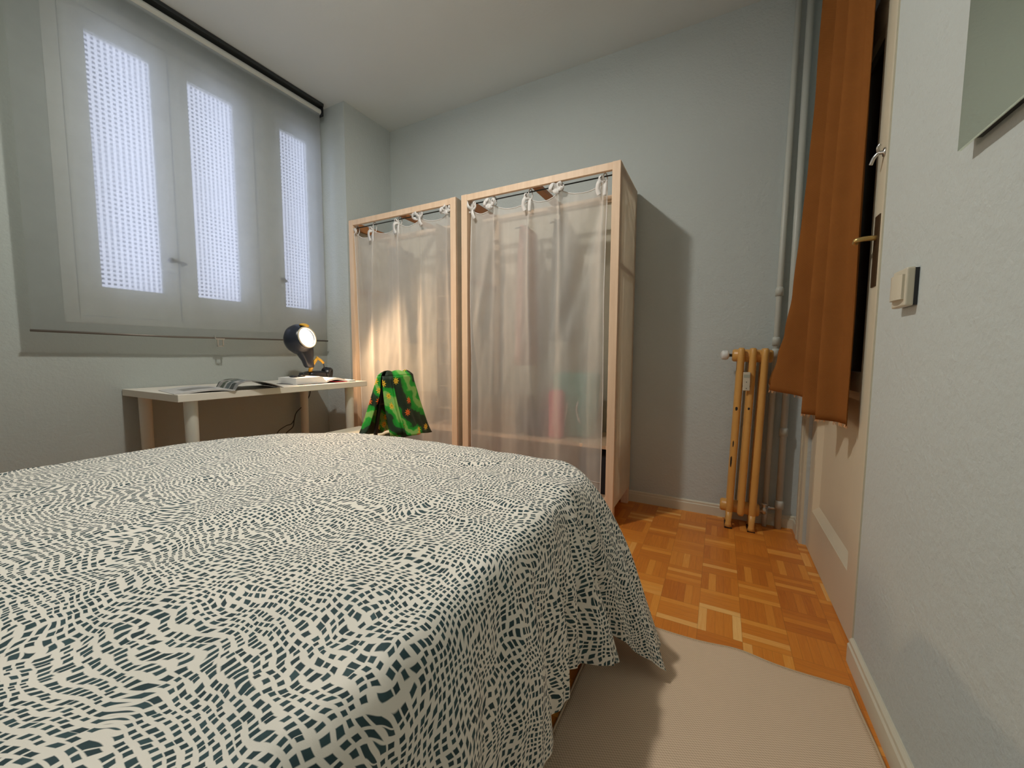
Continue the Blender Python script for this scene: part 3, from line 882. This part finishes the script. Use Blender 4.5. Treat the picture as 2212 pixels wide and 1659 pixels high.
# canvas organiser with shelves at the right end of the left wardrobe
og = empty('hanging_organizer', (-1.60, 2.27, .55), 'beige canvas hanging organiser at the right end of the left wardrobe', 'organiser')
for k in range(8):
    z = .55+k*.15
    obj('compartment', bxm(-1.70, -1.525, 2.12, 2.42, z, z+.004), M['organizer'], og)
obj('side_wall', bxm(-1.70, -1.697, 2.12, 2.42, .55, 1.78), M['organizer'], og)
obj('side_wall', bxm(-1.525, -1.522, 2.12, 2.42, .55, 1.78), M['organizer'], og)
obj('back_wall', bxm(-1.70, -1.522, 2.417, 2.42, .55, 1.78), M['organizer'], og)
def soft_box(name, x0, x1, y0, y1, z0, z1, mat, label, cat, bev=.02, taper=0):
    bm = bxm(x0, x1, y0, y1, z0, z1, bev, seg=4)
    for v in bm.verts:
        t = (v.co.z-z0)/(z1-z0); v.co.x = (x0+x1)/2 + (v.co.x-(x0+x1)/2)*(1+taper*t)
    o = obj(name, bm, mat, smooth=True)
    return tag(o, label, cat)
bag = soft_box('tote_bag', -.87, -.65, 2.20, 2.34, .426, .81, M['teal_cloth'], 'teal fabric bag on the shelf of the right wardrobe, behind its curtain', 'bag', .03, .25)
for s in (-.05, .05):
    bm = bmesh.new(); tube(bm, smooth_path([(-.76+s, 2.22, .70), (-.765+s*.6, 2.195, .60), (-.76+s, 2.19, .52)]), .006, 8); obj('handle', bm, M['white_ribbon'], bag, smooth=True)
soft_box('folded_cloth', -.885, -.80, 2.12, 2.19, .426, .71, M['pink_cloth'], 'pink and red cloth standing against the teal bag', 'cloth', .02)
soft_box('folded_cloth', -1.06, -.90, 2.12, 2.38, .426, .56, M['navy_cloth'], 'dark folded clothes on the shelf left of the teal bag', 'clothes', .03)
soft_box('cardboard_box', -1.36, -1.10, 2.12, 2.42, .426, .64, M['card_box'], 'brown cardboard box on the shelf of the right wardrobe', 'box', .004)
soft_box('storage_box', -.70, -.53, 2.12, 2.42, .143, .36, M['navy_cloth'], 'dark storage box low in the right wardrobe beside the front post', 'box', .008)
soft_box('storage_box', -2.30, -1.80, 2.12, 2.42, .426, .62, M['card_box'], 'brown storage box on the shelf of the left wardrobe', 'box', .006)

# ------------------------------------------------------------------ radiator
rad = empty('radiator', (.12, 2.39, 0), 'old ochre yellow cast iron radiator with three columns, in the far corner', 'radiator')
def tower(xc, foot):
    bm = bmesh.new()
    for yc, r in ((2.345, .0165), (2.435, .0165)):
        z0 = .075
        pts = [(xc, yc, z0), (xc, yc, z0+.012), (xc, yc, .12), (xc, yc, .90), (xc, yc, .945), (xc, yc, .955)]
        tube(bm, pts, [r*.7, r, r, r, r*.95, r*.6], 18, flat=1.0)
    for zz in (.915, .105):       # web between front and back columns
        box(bm, xc-.014, xc+.014, 2.345, 2.435, zz-.032, zz+.032, .010, seg=3)
    if foot:
        for yc in (2.345, 2.435):
            tube(bm, ((xc, yc, .09), (xc, yc, .03), (xc, yc-.001, .022), (xc, yc-.003, .004)), (.0165, .0135, .0145, .018), 16)
    return bm
for i, xc in enumerate((.070, .1225, .175)):
    s = obj('column_section', tower(xc, i != 1), M['radiator'], rad, smooth=True)
    if i != 1:
        obj('rubber_foot', bxm(xc-.018, xc+.018, 2.325, 2.455, 0, .004), M['black_plastic'], s)
for zz, xa, xb in ((.915, .030, .212), (.105, .025, .208)):
    bm = bmesh.new(); tube(bm, ((xa, 2.39, zz), (xa+.008, 2.39, zz), (xb-.008, 2.39, zz), (xb, 2.39, zz)), (.026, .033, .033, .026), 22)
    obj('header', bm, M['radiator'], rad, smooth=True)
bm = bmesh.new(); tube(bm, ((.032, 2.39, .915), (.012, 2.39, .915)), .008, 12)
obj('valve_stem', bm, M['dark_metal'], rad, smooth=True)
bm = bmesh.new(); lathe(bm, (.014, 2.39, .915), (-1, -.25, 0), ((0, .012), (.004, .022), (.012, .026), (.030, .024), (.036, .018), (.037, .001)), 20)
obj('valve_knob', bm, M['white_plastic'], rad, smooth=True)
bm = bmesh.new(); tube(bm, ((.208, 2.39, .105), (.235, 2.39, .105)), .009, 12)
lathe(bm, (.228, 2.39, .092), (0, 0, 1), ((0, .012), (.026, .013), (.03, .009), (.045, .008), (.05, .014), (.055, .013)), 14)
obj('return_valve', bm, M['chrome'], rad, smooth=True)
for cx, zz, w, h in ((.0665, .64, .006, .012), (.064, .455, .003, .020), (.060, .36, .004, .034), (.121, .645, .005, .008)):
    bm = bmesh.new(); lathe(bm, (cx, 2.3290, zz), (0, -1, 0), ((0, .5), (.0006, .5)), 9)
    for k, v in enumerate(bm.verts):
        v.co.x = cx + (v.co.x-cx)*2*w*(.7+.5*((k*7) % 5)/5); v.co.z = zz + (v.co.z-zz)*2*h*(.7+.5*((k*3) % 4)/4)
    obj('paint_chip', bm, M['black_plastic'], rad)
for ch_ in rad.children: pass
rad.rotation_euler = (0, math.radians(1.5), 0)
mt = empty('heat_meter', (.108, 2.32, .735), 'small ivory heat meter clipped between the first two radiator columns', 'meter')
bm = bmesh.new(); box(bm, .105, .137, 2.312, 2.332, .738, .832, .003)
obj('housing', bm, M['ivory_plastic'], mt)
bm = bmesh.new(); box(bm, .108, .134, 2.3112, 2.3125, .805, .820)
obj('display', bm, simple('grey_lcd', (.40, .42, .34), .3), mt)
for zz in (.782, .750):
    bm = bmesh.new(); lathe(bm, (.121, 2.3122, zz), (0, -1, 0), ((0, .0022), (.001, .0022)), 10); obj('screw', bm, M['black_plastic'], mt)
for zz in (.7385, .8285):
    pass
bm = bmesh.new(); box(bm, .104, .138, 2.3125, 2.330, .760, .7615); obj('seam', bm, M['black_plastic'], mt)

# heating pipes
def pipe(label, xt, xb, y, z0, r, couplings, nm='heating_pipe'):
    p = empty(nm, (xb, y, z0), label, 'pipe', 'white heating pipes in the corner')
    bm = bmesh.new(); tube(bm, ((xb, y, z0), (lerp(xb, xt, .5), y, (z0+ZC)/2), (xt, y, ZC-.001)), r, 18, cap=True)
    obj('tube', bm, M['pipe_paint'], p, smooth=True)
    for zc in couplings:
        x = lerp(xb, xt, (zc-z0)/(ZC-z0))
        bm = bmesh.new(); lathe(bm, (x, y, zc-.022), (0, 0, 1), ((0, r), (0, r+.005), (.034, r+.005), (.044, r+.001)), 18)
        obj('coupling', bm, M['pipe_paint'], p, smooth=True)
    return p
pa = pipe('left white heating pipe beside the radiator, jointed at mid height', .270, .243, 2.455, .10, .0135, (1.245, .99, .93))
pb = pipe('right white heating pipe running floor to ceiling in the corner', .318, .303, 2.455, .0, .0155, (1.06, .52, .13))
bm = bmesh.new(); tube(bm, smooth_path([(.232, 2.39, .105), (.245, 2.42, .103), (.245, 2.455, .105)]), .008, 10)
tube(bm, ((.245, 2.455, .105), (.300, 2.455, .105)), .009, 10)
obj('elbow', bm, M['chrome'], pa, smooth=True)
bm = bmesh.new(); tube(bm, ((.243, 2.455, .105), (.242, 2.455, 0)), .011, 12); obj('lower_tube', bm, M['pipe_paint'], pa, smooth=True)

# ------------------------------------------------------------------ door
door = empty('door_1', (XR, 1.92, 0), kind='structure')
bm = bmesh.new()
box(bm, XR-.012, XR+.03, DY1, DY1+.075, 0, DZ)
box(bm, XR-.018, XR-.0125, DY1+.045, DY1+.070, 0, DZ)
box(bm, XR-.004, XR+.03, DY0-.011, DY0, 0, DZ)
box(bm, XR-.012, XR+.03, DY0-.011, DY1+.075, DZ, DZ+.075)
obj('door_frame', bm, M['door_paint'], door)
LX = XR+.014      # leaf face
bm = bmesh.new()
ya, yb = DY0+.003, DY1-.003
st = .095
sn = .150
box(bm, LX, LX+.036, ya, ya+sn, .004, DZ-.004)
box(bm, LX, LX+.036, yb-st, yb, .004, DZ-.004)
box(bm, LX, LX+.036, ya+sn, yb-st, .004, .205)
box(bm, LX, LX+.036, ya+sn, yb-st, .80, .865)
box(bm, LX, LX+.036, ya+sn, yb-st, DZ-.12, DZ-.004)
leaf = obj('door_leaf', bm, M['door_paint'], door)
def recessed(y0, y1, z0, z1, bevel=.034, dep=.020):
    bm = bmesh.new()
    o = [(LX+.001, y0, z0), (LX+.001, y1, z0), (LX+.001, y1, z1), (LX+.001, y0, z1)]
    i = [(LX+dep, y0+bevel, z0+bevel), (LX+dep, y1-bevel, z0+bevel), (LX+dep, y1-bevel, z1-bevel), (LX+dep, y0+bevel, z1-bevel)]
    O = [bm.verts.new(p) for p in o]; I = [bm.verts.new(p) for p in i]
    for k in range(4): bm.faces.new((O[k], O[(k+1) % 4], I[(k+1) % 4], I[k]))
    bm.faces.new(I); return bm
obj('panel', recessed(ya+sn-.001, yb-st+.001, .204, .801), M['door_paint'], leaf)
obj('glass', bxm(LX+.016, LX+.020, ya+sn-.002, yb-st+.002, .863, DZ-.118), M['dark_glass'], leaf)
obj('handle_plate', bxm(LX-.003, LX+.001, 1.552, 1.592, 1.125, 1.335, .001), M['old_bronze'], leaf)
bm = bmesh.new()
tube(bm, smooth_path([(LX, 1.572, 1.27), (LX-.030, 1.572, 1.27), (LX-.046, 1.575, 1.268), (LX-.047, 1.582, 1.266), (LX-.047, 1.588, 1.262)]), .0075, 12)
obj('handle', bm, M['brass'], leaf, smooth=True)
bm = bmesh.new()
lathe(bm, (LX, 1.560, 1.51), (-1, 0, 0), ((0, .012), (.003, .012), (.004, .005), (.016, .005)), 12)
tube(bm, smooth_path([(LX-.014, 1.560, 1.51), (LX-.022, 1.565, 1.50), (LX-.026, 1.575, 1.485)]), .005, 8)
tube(bm, smooth_path([(LX-.014, 1.560, 1.51), (LX-.018, 1.552, 1.522), (LX-.014, 1.548, 1.53)]), .004, 8)
obj('latch', bm, M['chrome'], leaf, smooth=True)

# ------------------------------------------------------------------ brown curtain over the door
rodz = 2.66
pr = empty('curtain_pole', (.34, 1.9, rodz-.02), 'thin pole above the door carrying the rust brown curtain', 'pole')
bm = bmesh.new(); tube(bm, ((.335, 1.47, rodz), (.335, 2.30, rodz)), .009, 12); obj('rod', bm, M['brass'], pr, smooth=True)
for yy in (1.50, 2.28):
    bm = bmesh.new(); tube(bm, ((.335, yy, rodz), (XR, yy, rodz)), .006, 8); obj('bracket', bm, M['brass'], pr, smooth=True)
FARX = [(.70, .170), (.79, .209), (.913, .240), (1.02, .272), (1.19, .300), (1.52, .315), (1.72, .322), (2.07, .335), (2.5, .345)]
def bc(u, v):
    Y = lerp(2.25, 1.598, u)
    zb = lerp(.780, .715, sstep(0, .45, u)) - .022*sstep(.50, .56, u)
    z = lerp(zb, rodz+.01, v)
    low = 1-sstep(.6, 2.4, z)
    fx = interp(FARX, z)
    nx = .366
    X = lerp(fx, nx, sstep(0, .42, u))
    X -= (.030+.020*low)*gs(u, .17, .055)
    X += .014*gs(u, .26, .035) + .004*math.sin(u*60+z)
    X += .018*gs(u, .38, .06)
    X -= .012*gs(u, .31, .025)
    X -= (.042+.035*low)*gs(u, .57+.02*math.sin(z*2), .07)
    X += .010*gs(u, .67, .04)
    X -= (.036+.02*low)*gs(u, .80, .045)
    X += .010*gs(u, .92, .03)
    X += .006*noise.noise(Vector((u*9, z*1.6, 3)))
    X = min(X, .372)
    # hem corner flares towards the room
    return Vector((X, Y, z))
bm = bmesh.new(); grid(bm, bc, 170, 90)
bcur = obj('door_curtain', bm, M['brown_cloth'], smooth=True, mods=[('SOLIDIFY', {'thickness': .002, 'offset': 0})])
tag(bcur, 'rust brown frayed cloth curtain hanging over the cream door', 'curtain')
# pale puckered thread running down the cloth
bm = bmesh.new()
pts = []
for k in range(90):
    v = k/89; u = .66 + .012*math.sin(v*31) + .010*math.sin(v*77)
    p = bc(u, v*.97+.01); pts.append(p + Vector((-.003, 0, 0)))
tube(bm, pts, [.0008+.0016*max(0, noise.noise(Vector((k*.35, 0, 0)))+.35) for k in range(90)], 6)
obj('pulled_thread', bm, simple('light_orange_thread', (.62, .30, .10), .8), bcur, smooth=True)
bm = bmesh.new(); rnd = random.Random(3)
for k in range(230):
    u = rnd.random()*.99; p = bc(u, 0)
    tube(bm, (p, p+Vector((rnd.uniform(-.003, .003), rnd.uniform(-.003, .003), -rnd.uniform(.004, .013)))), .0006, 4)
fr = obj('fringe', bm, simple('fray_threads', (.70, .38, .18), .8), bcur); fr['kind'] = 'stuff'

# ------------------------------------------------------------------ light switch
sw = empty('light_switch', (XR, 1.25, 1.035), 'ivory rocker light switch on the wall beside the door', 'switch')
obj('back_box', bxm(XR-.012, XR, 1.213, 1.292, 1.034, 1.117, .001), M['black_plastic'], sw)
bm = bxm(XR-.022, XR-.006, 1.212, 1.293, 1.032, 1.119, .004, seg=3)
obj('plate', bm, M['ivory_plastic'], sw)
bm = bmesh.new()
def rk(u, v):
    y = lerp(1.220, 1.285, u); z = lerp(1.048, 1.104, v)
    return Vector((XR-.0225-.011*math.sin(PI*min(1, max(0, .06+u*.88)))**.6, y, z))
grid(bm, rk, 14, 4)
r = bmesh.ops.extrude_face_region(bm, geom=bm.faces[:])
for e in r['geom']:
    if isinstance(e, bmesh.types.BMVert): e.co.x = XR-.02
obj('rocker', bm, M['ivory_plastic'], sw)

# ------------------------------------------------------------------ mirror
mr = empty('mirror', (XR, .62, 1.29), 'frameless wall mirror with a dark backing board', 'mirror')
bm = bxm(XR-.021, XR-.016, .20, 1.031, 1.288, 2.15); obj('glass', bm, M['mirror'], mr)
bm = bxm(XR-.016, XR-.0005, .22, 1.005, 1.296, 2.14); obj('backing', bm, M['black_plastic'], mr)

# ------------------------------------------------------------------ rug
bm = bmesh.new()
RX0, RX1, RYE = -.325, .355, 1.335
def rg(u, v):
    y = lerp(-.9, RYE, v); x = lerp(RX0, RX1, u)
    e = sstep(.93, 1.0, v)
    y += e*(.007*gs(u, .60, .09) + .002*math.sin(u*14))
    x += .004*math.sin(v*30)*u
    z = .0055 + .006*e*gs(u, .62, .12)
    return Vector((x, y, z))
grid(bm, rg, 60, 160)
rug = obj('rug', bm, M['rug'], smooth=True, mods=[('SOLIDIFY', {'thickness': .005, 'offset': -1})])
tag(rug, 'beige flat woven rug runner on the parquet beside the bed', 'rug')
bm = bmesh.new()
tube(bm, [rg(i/60, 1)+Vector((0, 0, -.001)) for i in range(61)], .0032, 8)
tube(bm, [rg(1, j/100)+Vector((0, 0, -.001)) for j in range(101)], .0032, 8)
tube(bm, [rg(0, j/100)+Vector((0, 0, -.001)) for j in range(101)], .0032, 8)
obj('edge_binding', bm, M['rug_edge'], rug, smooth=True)

# ------------------------------------------------------------------ bed
bed = empty('bed', (-1.14, .3, 0), 'double bed with a brown base under the patterned quilt', 'bed')
obj('bed_base', bxm(-1.87, -.40, -.72, 1.20, .12, .28, .01), M['base_dark'], bed)
bm = bxm(-1.89, -.40, -.74, 1.22, .285, .505, .05, seg=4); obj('mattress', bm, M['matt_sheet'], bed, smooth=True)
for lx in (-1.80, -.48):
    for ly in (-.65, 1.12):
        bm = bmesh.new(); tube(bm, ((lx, ly, 0), (lx, ly, .13)), .025, 14); obj('leg', bm, M['chair_dark'], bed, smooth=True)

# quilt: control stations round the bed, top edge E and hem H
ZQ = .552
def st_(ex, ey, hx, hy, hz): return (Vector((ex, ey, 0)), Vector((hx, hy, hz)))
ST = [
 st_(-.365, -.74, -.285, -.74, .13), st_(-.365, -.40, -.275, -.40, .14), st_(-.365, 0, -.285, 0, .13),
 st_(-.365, .30, -.272, .30, .135), st_(-.365, .50, -.292, .50, .14), st_(-.365, .66, -.272, .66, .14),
 st_(-.365, .78, -.292, .79, .145), st_(-.366, .86, -.296, .88, .145), st_(-.368, .925, -.225, .955, .130),
 st_(-.370, .97, -.208, .975, .128), st_(-.374, 1.00, -.285, 1.005, .150), st_(-.380, 1.035, -.27, 1.055, .140),
 st_(-.384, 1.085, -.155, 1.100, .070), st_(-.392, 1.135, -.112, 1.125, .035), st_(-.405, 1.180, -.18, 1.23, .075),
 st_(-.435, 1.222, -.30, 1.34, .13), st_(-.49, 1.252, -.46, 1.355, .15), st_(-.60, 1.268, -.60, 1.345, .145),
 st_(-.80, 1.275, -.80, 1.350, .15), st_(-1.00, 1.272, -1.00, 1.340, .15), st_(-1.20, 1.270, -1.20, 1.352, .15),
 st_(-1.38, 1.255, -1.38, 1.340, .15), st_(-1.55, 1.205, -1.58, 1.30, .15), st_(-1.69, 1.120, -1.76, 1.25, .12),
 st_(-1.80, 1.00, -1.95, 1.12, .08), st_(-1.865, .86, -1.98, .92, .13), st_(-1.90, .70, -1.975, .72, .15),
 st_(-1.915, .45, -1.985, .45, .15), st_(-1.915, .1, -1.98, .1, .15), st_(-1.915, -.74, -1.98, -.74, .15)]
def cat(P, s):
    n = len(P)-1; x = min(max(s, 0), 1)*n; i = min(int(x), n-1); t = x-i
    p0, p1, p2, p3 = P[max(0, i-1)], P[i], P[i+1], P[min(n, i+2)]
    return .5*((2*p1)+(-p0+p2)*t+(2*p0-5*p1+4*p2-p3)*t*t+(-p0+3*p1-3*p2+p3)*t**3)
EP = [a for a, b in ST]; HP = [b for a, b in ST]
CQ = Vector((-1.14, .22, 0))
def top_z(x, y):
    z = ZQ + .006*noise.noise(Vector((x*3, y*3, 1))) + .0035*noise.noise(Vector((x*9, y*9, 4)))
    # creases by the near edge
    z += .010*noise.noise(Vector((x*4+y*9, (y-x)*5, 9)))*sstep(-1.2, -.4, x) - .006*abs(noise.noise(Vector((x*2+y*13, (y-x)*3, 5))))*sstep(-1.3, -.5, x)*sstep(1.2, .5, y)
    return z
NS, NI, ND = 900, 46, 80
DEL = [0.0]
for i in range(1, NS+1):
    a_ = (cat(EP, i/NS)-cat(EP, (i-1)/NS)).length; b_ = cat(HP, i/NS)-cat(HP, (i-1)/NS)
    DEL.append(DEL[-1] + b_.length - a_)
bm = bmesh.new(); uvq = bm.loops.layers.uv.new('UVMap')
V = []; U = []
for i in range(NS+1):
    s = i/NS; E_ = cat(EP, s); H_ = cat(HP, s)
    # outward normal of the top edge
    e2 = cat(EP, min(1, s+.002)) - cat(EP, max(0, s-.002)); out = Vector((e2.y, -e2.x, 0)).normalized()
    row = []; ur = []
    inner = Vector((lerp(-1.14, E_.x, .0), E_.y*.0 + .22, 0))
    for j in range(NI):
        t = (j/NI)
        t = 1-(1-t)**1.25
        p = CQ.lerp(E_, t); p.x = lerp(-1.14, E_.x, t); p.y = lerp(.22, E_.y, t)
        z = top_z(p.x, p.y) - .012*sstep(.86, 1, t)*0
        row.append(Vector((p.x, p.y, z))); ur.append((p.x, p.y))
    zt = top_z(E_.x, E_.y)
    P0 = Vector((E_.x, E_.y, zt)); flare = (H_ - E_); flare.z = 0; fl = flare.length
    fd = flare.normalized()
    cb_ = 1 + .55*math.exp(-((s-13/29)/.05)**2)
    P1 = P0 + out*.050*cb_; P2 = P0 + out*.062*cb_ + Vector((0, 0, -.12)) + flare*.15; P3 = H_.copy()
    ln = (P3-P0).length; acc = 0; last = P0
    side_wr = sstep(0, .03, s)*1.0
    for j in range(ND+1):
        t = j/ND
        b = P0*(1-t)**3 + P1*3*t*(1-t)**2 + P2*3*t*t*(1-t) + P3*t**3
        w = sstep(.08, .9, t)
        # hanging folds
        nrm = out
        a = s*NS
        f = .010*math.sin(s*165+3*noise.noise(Vector((s*30, t*1.5, 0)))) + .017*noise.noise(Vector((s*46, t*1.2, 7))) + .010*noise.noise(Vector((s*130, t*3+s*20, 2)))
        b = b + nrm*f*w
        b.z += .010*noise.noise(Vector((s*25, 0, 11)))*t*t
        b.z = max(b.z, .012)
        acc += (b-last).length if j else 0
        last = b
        tg = e2.normalized(); k_ = DEL[i]*sstep(0, .42, acc)
        row.append(b); ur.append((E_.x + out.x*acc + tg.x*k_, E_.y + out.y*acc + tg.y*k_))
    V.append(row); U.append(ur)
VV = [[bm.verts.new(p) for p in row] for row in V]
nr = len(VV[0])
for i in range(NS):
    for j in range(nr-1):
        try: fc = bm.faces.new((VV[i][j], VV[i+1][j], VV[i+1][j+1], VV[i][j+1]))
        except ValueError: continue
        for l, (a, b) in zip(fc.loops, ((i, j), (i+1, j), (i+1, j+1), (i, j+1))): l[uvq].uv = U[a][b]
# head end triangle of the top (stations start and end at the head)
A0 = [VV[0][j] for j in range(NI+1)]; B0 = [VV[NS][j] for j in range(NI+1)]
for j in range(NI):
    fc = bm.faces.new((A0[j], A0[j+1], B0[j+1], B0[j]))
    for l in fc.loops: l[uvq].uv = (l.vert.co.x, l.vert.co.y)
bmesh.ops.remove_doubles(bm, verts=bm.verts[:], dist=1e-5)
ql = obj('quilt', bm, M['quilt'], smooth=True)
tag(ql, 'cream quilt with flowing teal mosaic dashes spread over the bed', 'quilt')

# ------------------------------------------------------------------ light
w = bpy.data.worlds.new('daylight'); bpy.context.scene.world = w; w.use_nodes = True
nt = w.node_tree; bg = nt.nodes['Background']
tc = nt.nodes.new('ShaderNodeTexCoord'); sx = nt.nodes.new('ShaderNodeSeparateXYZ'); rp = nt.nodes.new('ShaderNodeValToRGB')
nt.links.new(tc.outputs['Generated'], sx.inputs[0])
mp = nt.nodes.new('ShaderNodeMapRange'); mp.inputs[1].default_value = -.3; mp.inputs[2].default_value = .8
nt.links.new(sx.outputs[2], mp.inputs[0]); nt.links.new(mp.outputs[0], rp.inputs[0])
rp.color_ramp.elements[0].color = (.78, .82, .98, 1); rp.color_ramp.elements[1].color = (.66, .74, 1.0, 1)
nt.links.new(rp.outputs[0], bg.inputs[0]); bg.inputs[1].default_value = 2.25

def light(name, typ, loc, energy, color, **k):
    d = bpy.data.lights.new(name, typ); d.energy = energy; d.color = color
    for a, v in k.items(): setattr(d, a, v)
    o = bpy.data.objects.new(name, d); o.location = loc; C.objects.link(o); return o
light('ceiling_lamp_light', 'AREA', (-1.28, .86, 2.66), 25, (1.0, .965, .885), shape='DISK', size=.10)
light('ceiling_lamp_light', 'POINT', (-1.20, .80, 2.58), 9, (1.0, .965, .89), shadow_soft_size=.05)
sl = light('desk_lamp_light', 'SPOT', hc+LA*.085+LAMPSHIFT, 24, (1.0, .66, .38), shadow_soft_size=.035, spot_size=math.radians(138), spot_blend=.55)
sl.rotation_euler = Vector((.86, .42, -.55)).to_track_quat('-Z', 'Y').to_euler()

# ------------------------------------------------------------------ camera
cam_d = bpy.data.cameras.new('camera'); cam = bpy.data.objects.new('camera', cam_d); C.objects.link(cam)
f_px = 848.73; cam_d.sensor_width = 36; cam_d.sensor_fit = 'HORIZONTAL'; cam_d.lens = f_px*36/2212
cam_d.clip_start = .01
yaw, pitch, roll = math.radians(27.896), math.radians(4.3814), math.radians(.2188)
cy, sy, cp_, sp_ = math.cos(yaw), math.sin(yaw), math.cos(pitch), math.sin(pitch)
fwd = Vector((-sy*cp_, cy*cp_, -sp_)); right = Vector((cy, sy, 0)); up = right.cross(fwd)
cr, sr = math.cos(roll), math.sin(roll)
r2 = right*cr + up*sr; u2 = up*cr - right*sr
m = Matrix.Identity(4)
for i in range(3):
    m[i][0] = r2[i]; m[i][1] = u2[i]; m[i][2] = -fwd[i]
m[0][3], m[1][3], m[2][3] = 0, 0, .92
cam.matrix_world = m
bpy.context.scene.camera = cam
vs = bpy.context.scene.view_settings
vs.view_transform = 'Standard'; vs.look = 'None'; vs.gamma = 1; vs.exposure = 0
cyc = bpy.context.scene.cycles
cyc.max_bounces = 10; cyc.diffuse_bounces = 5; cyc.transparent_max_bounces = 16
cyc.use_denoising = True
cyc.sample_clamp_indirect = 6
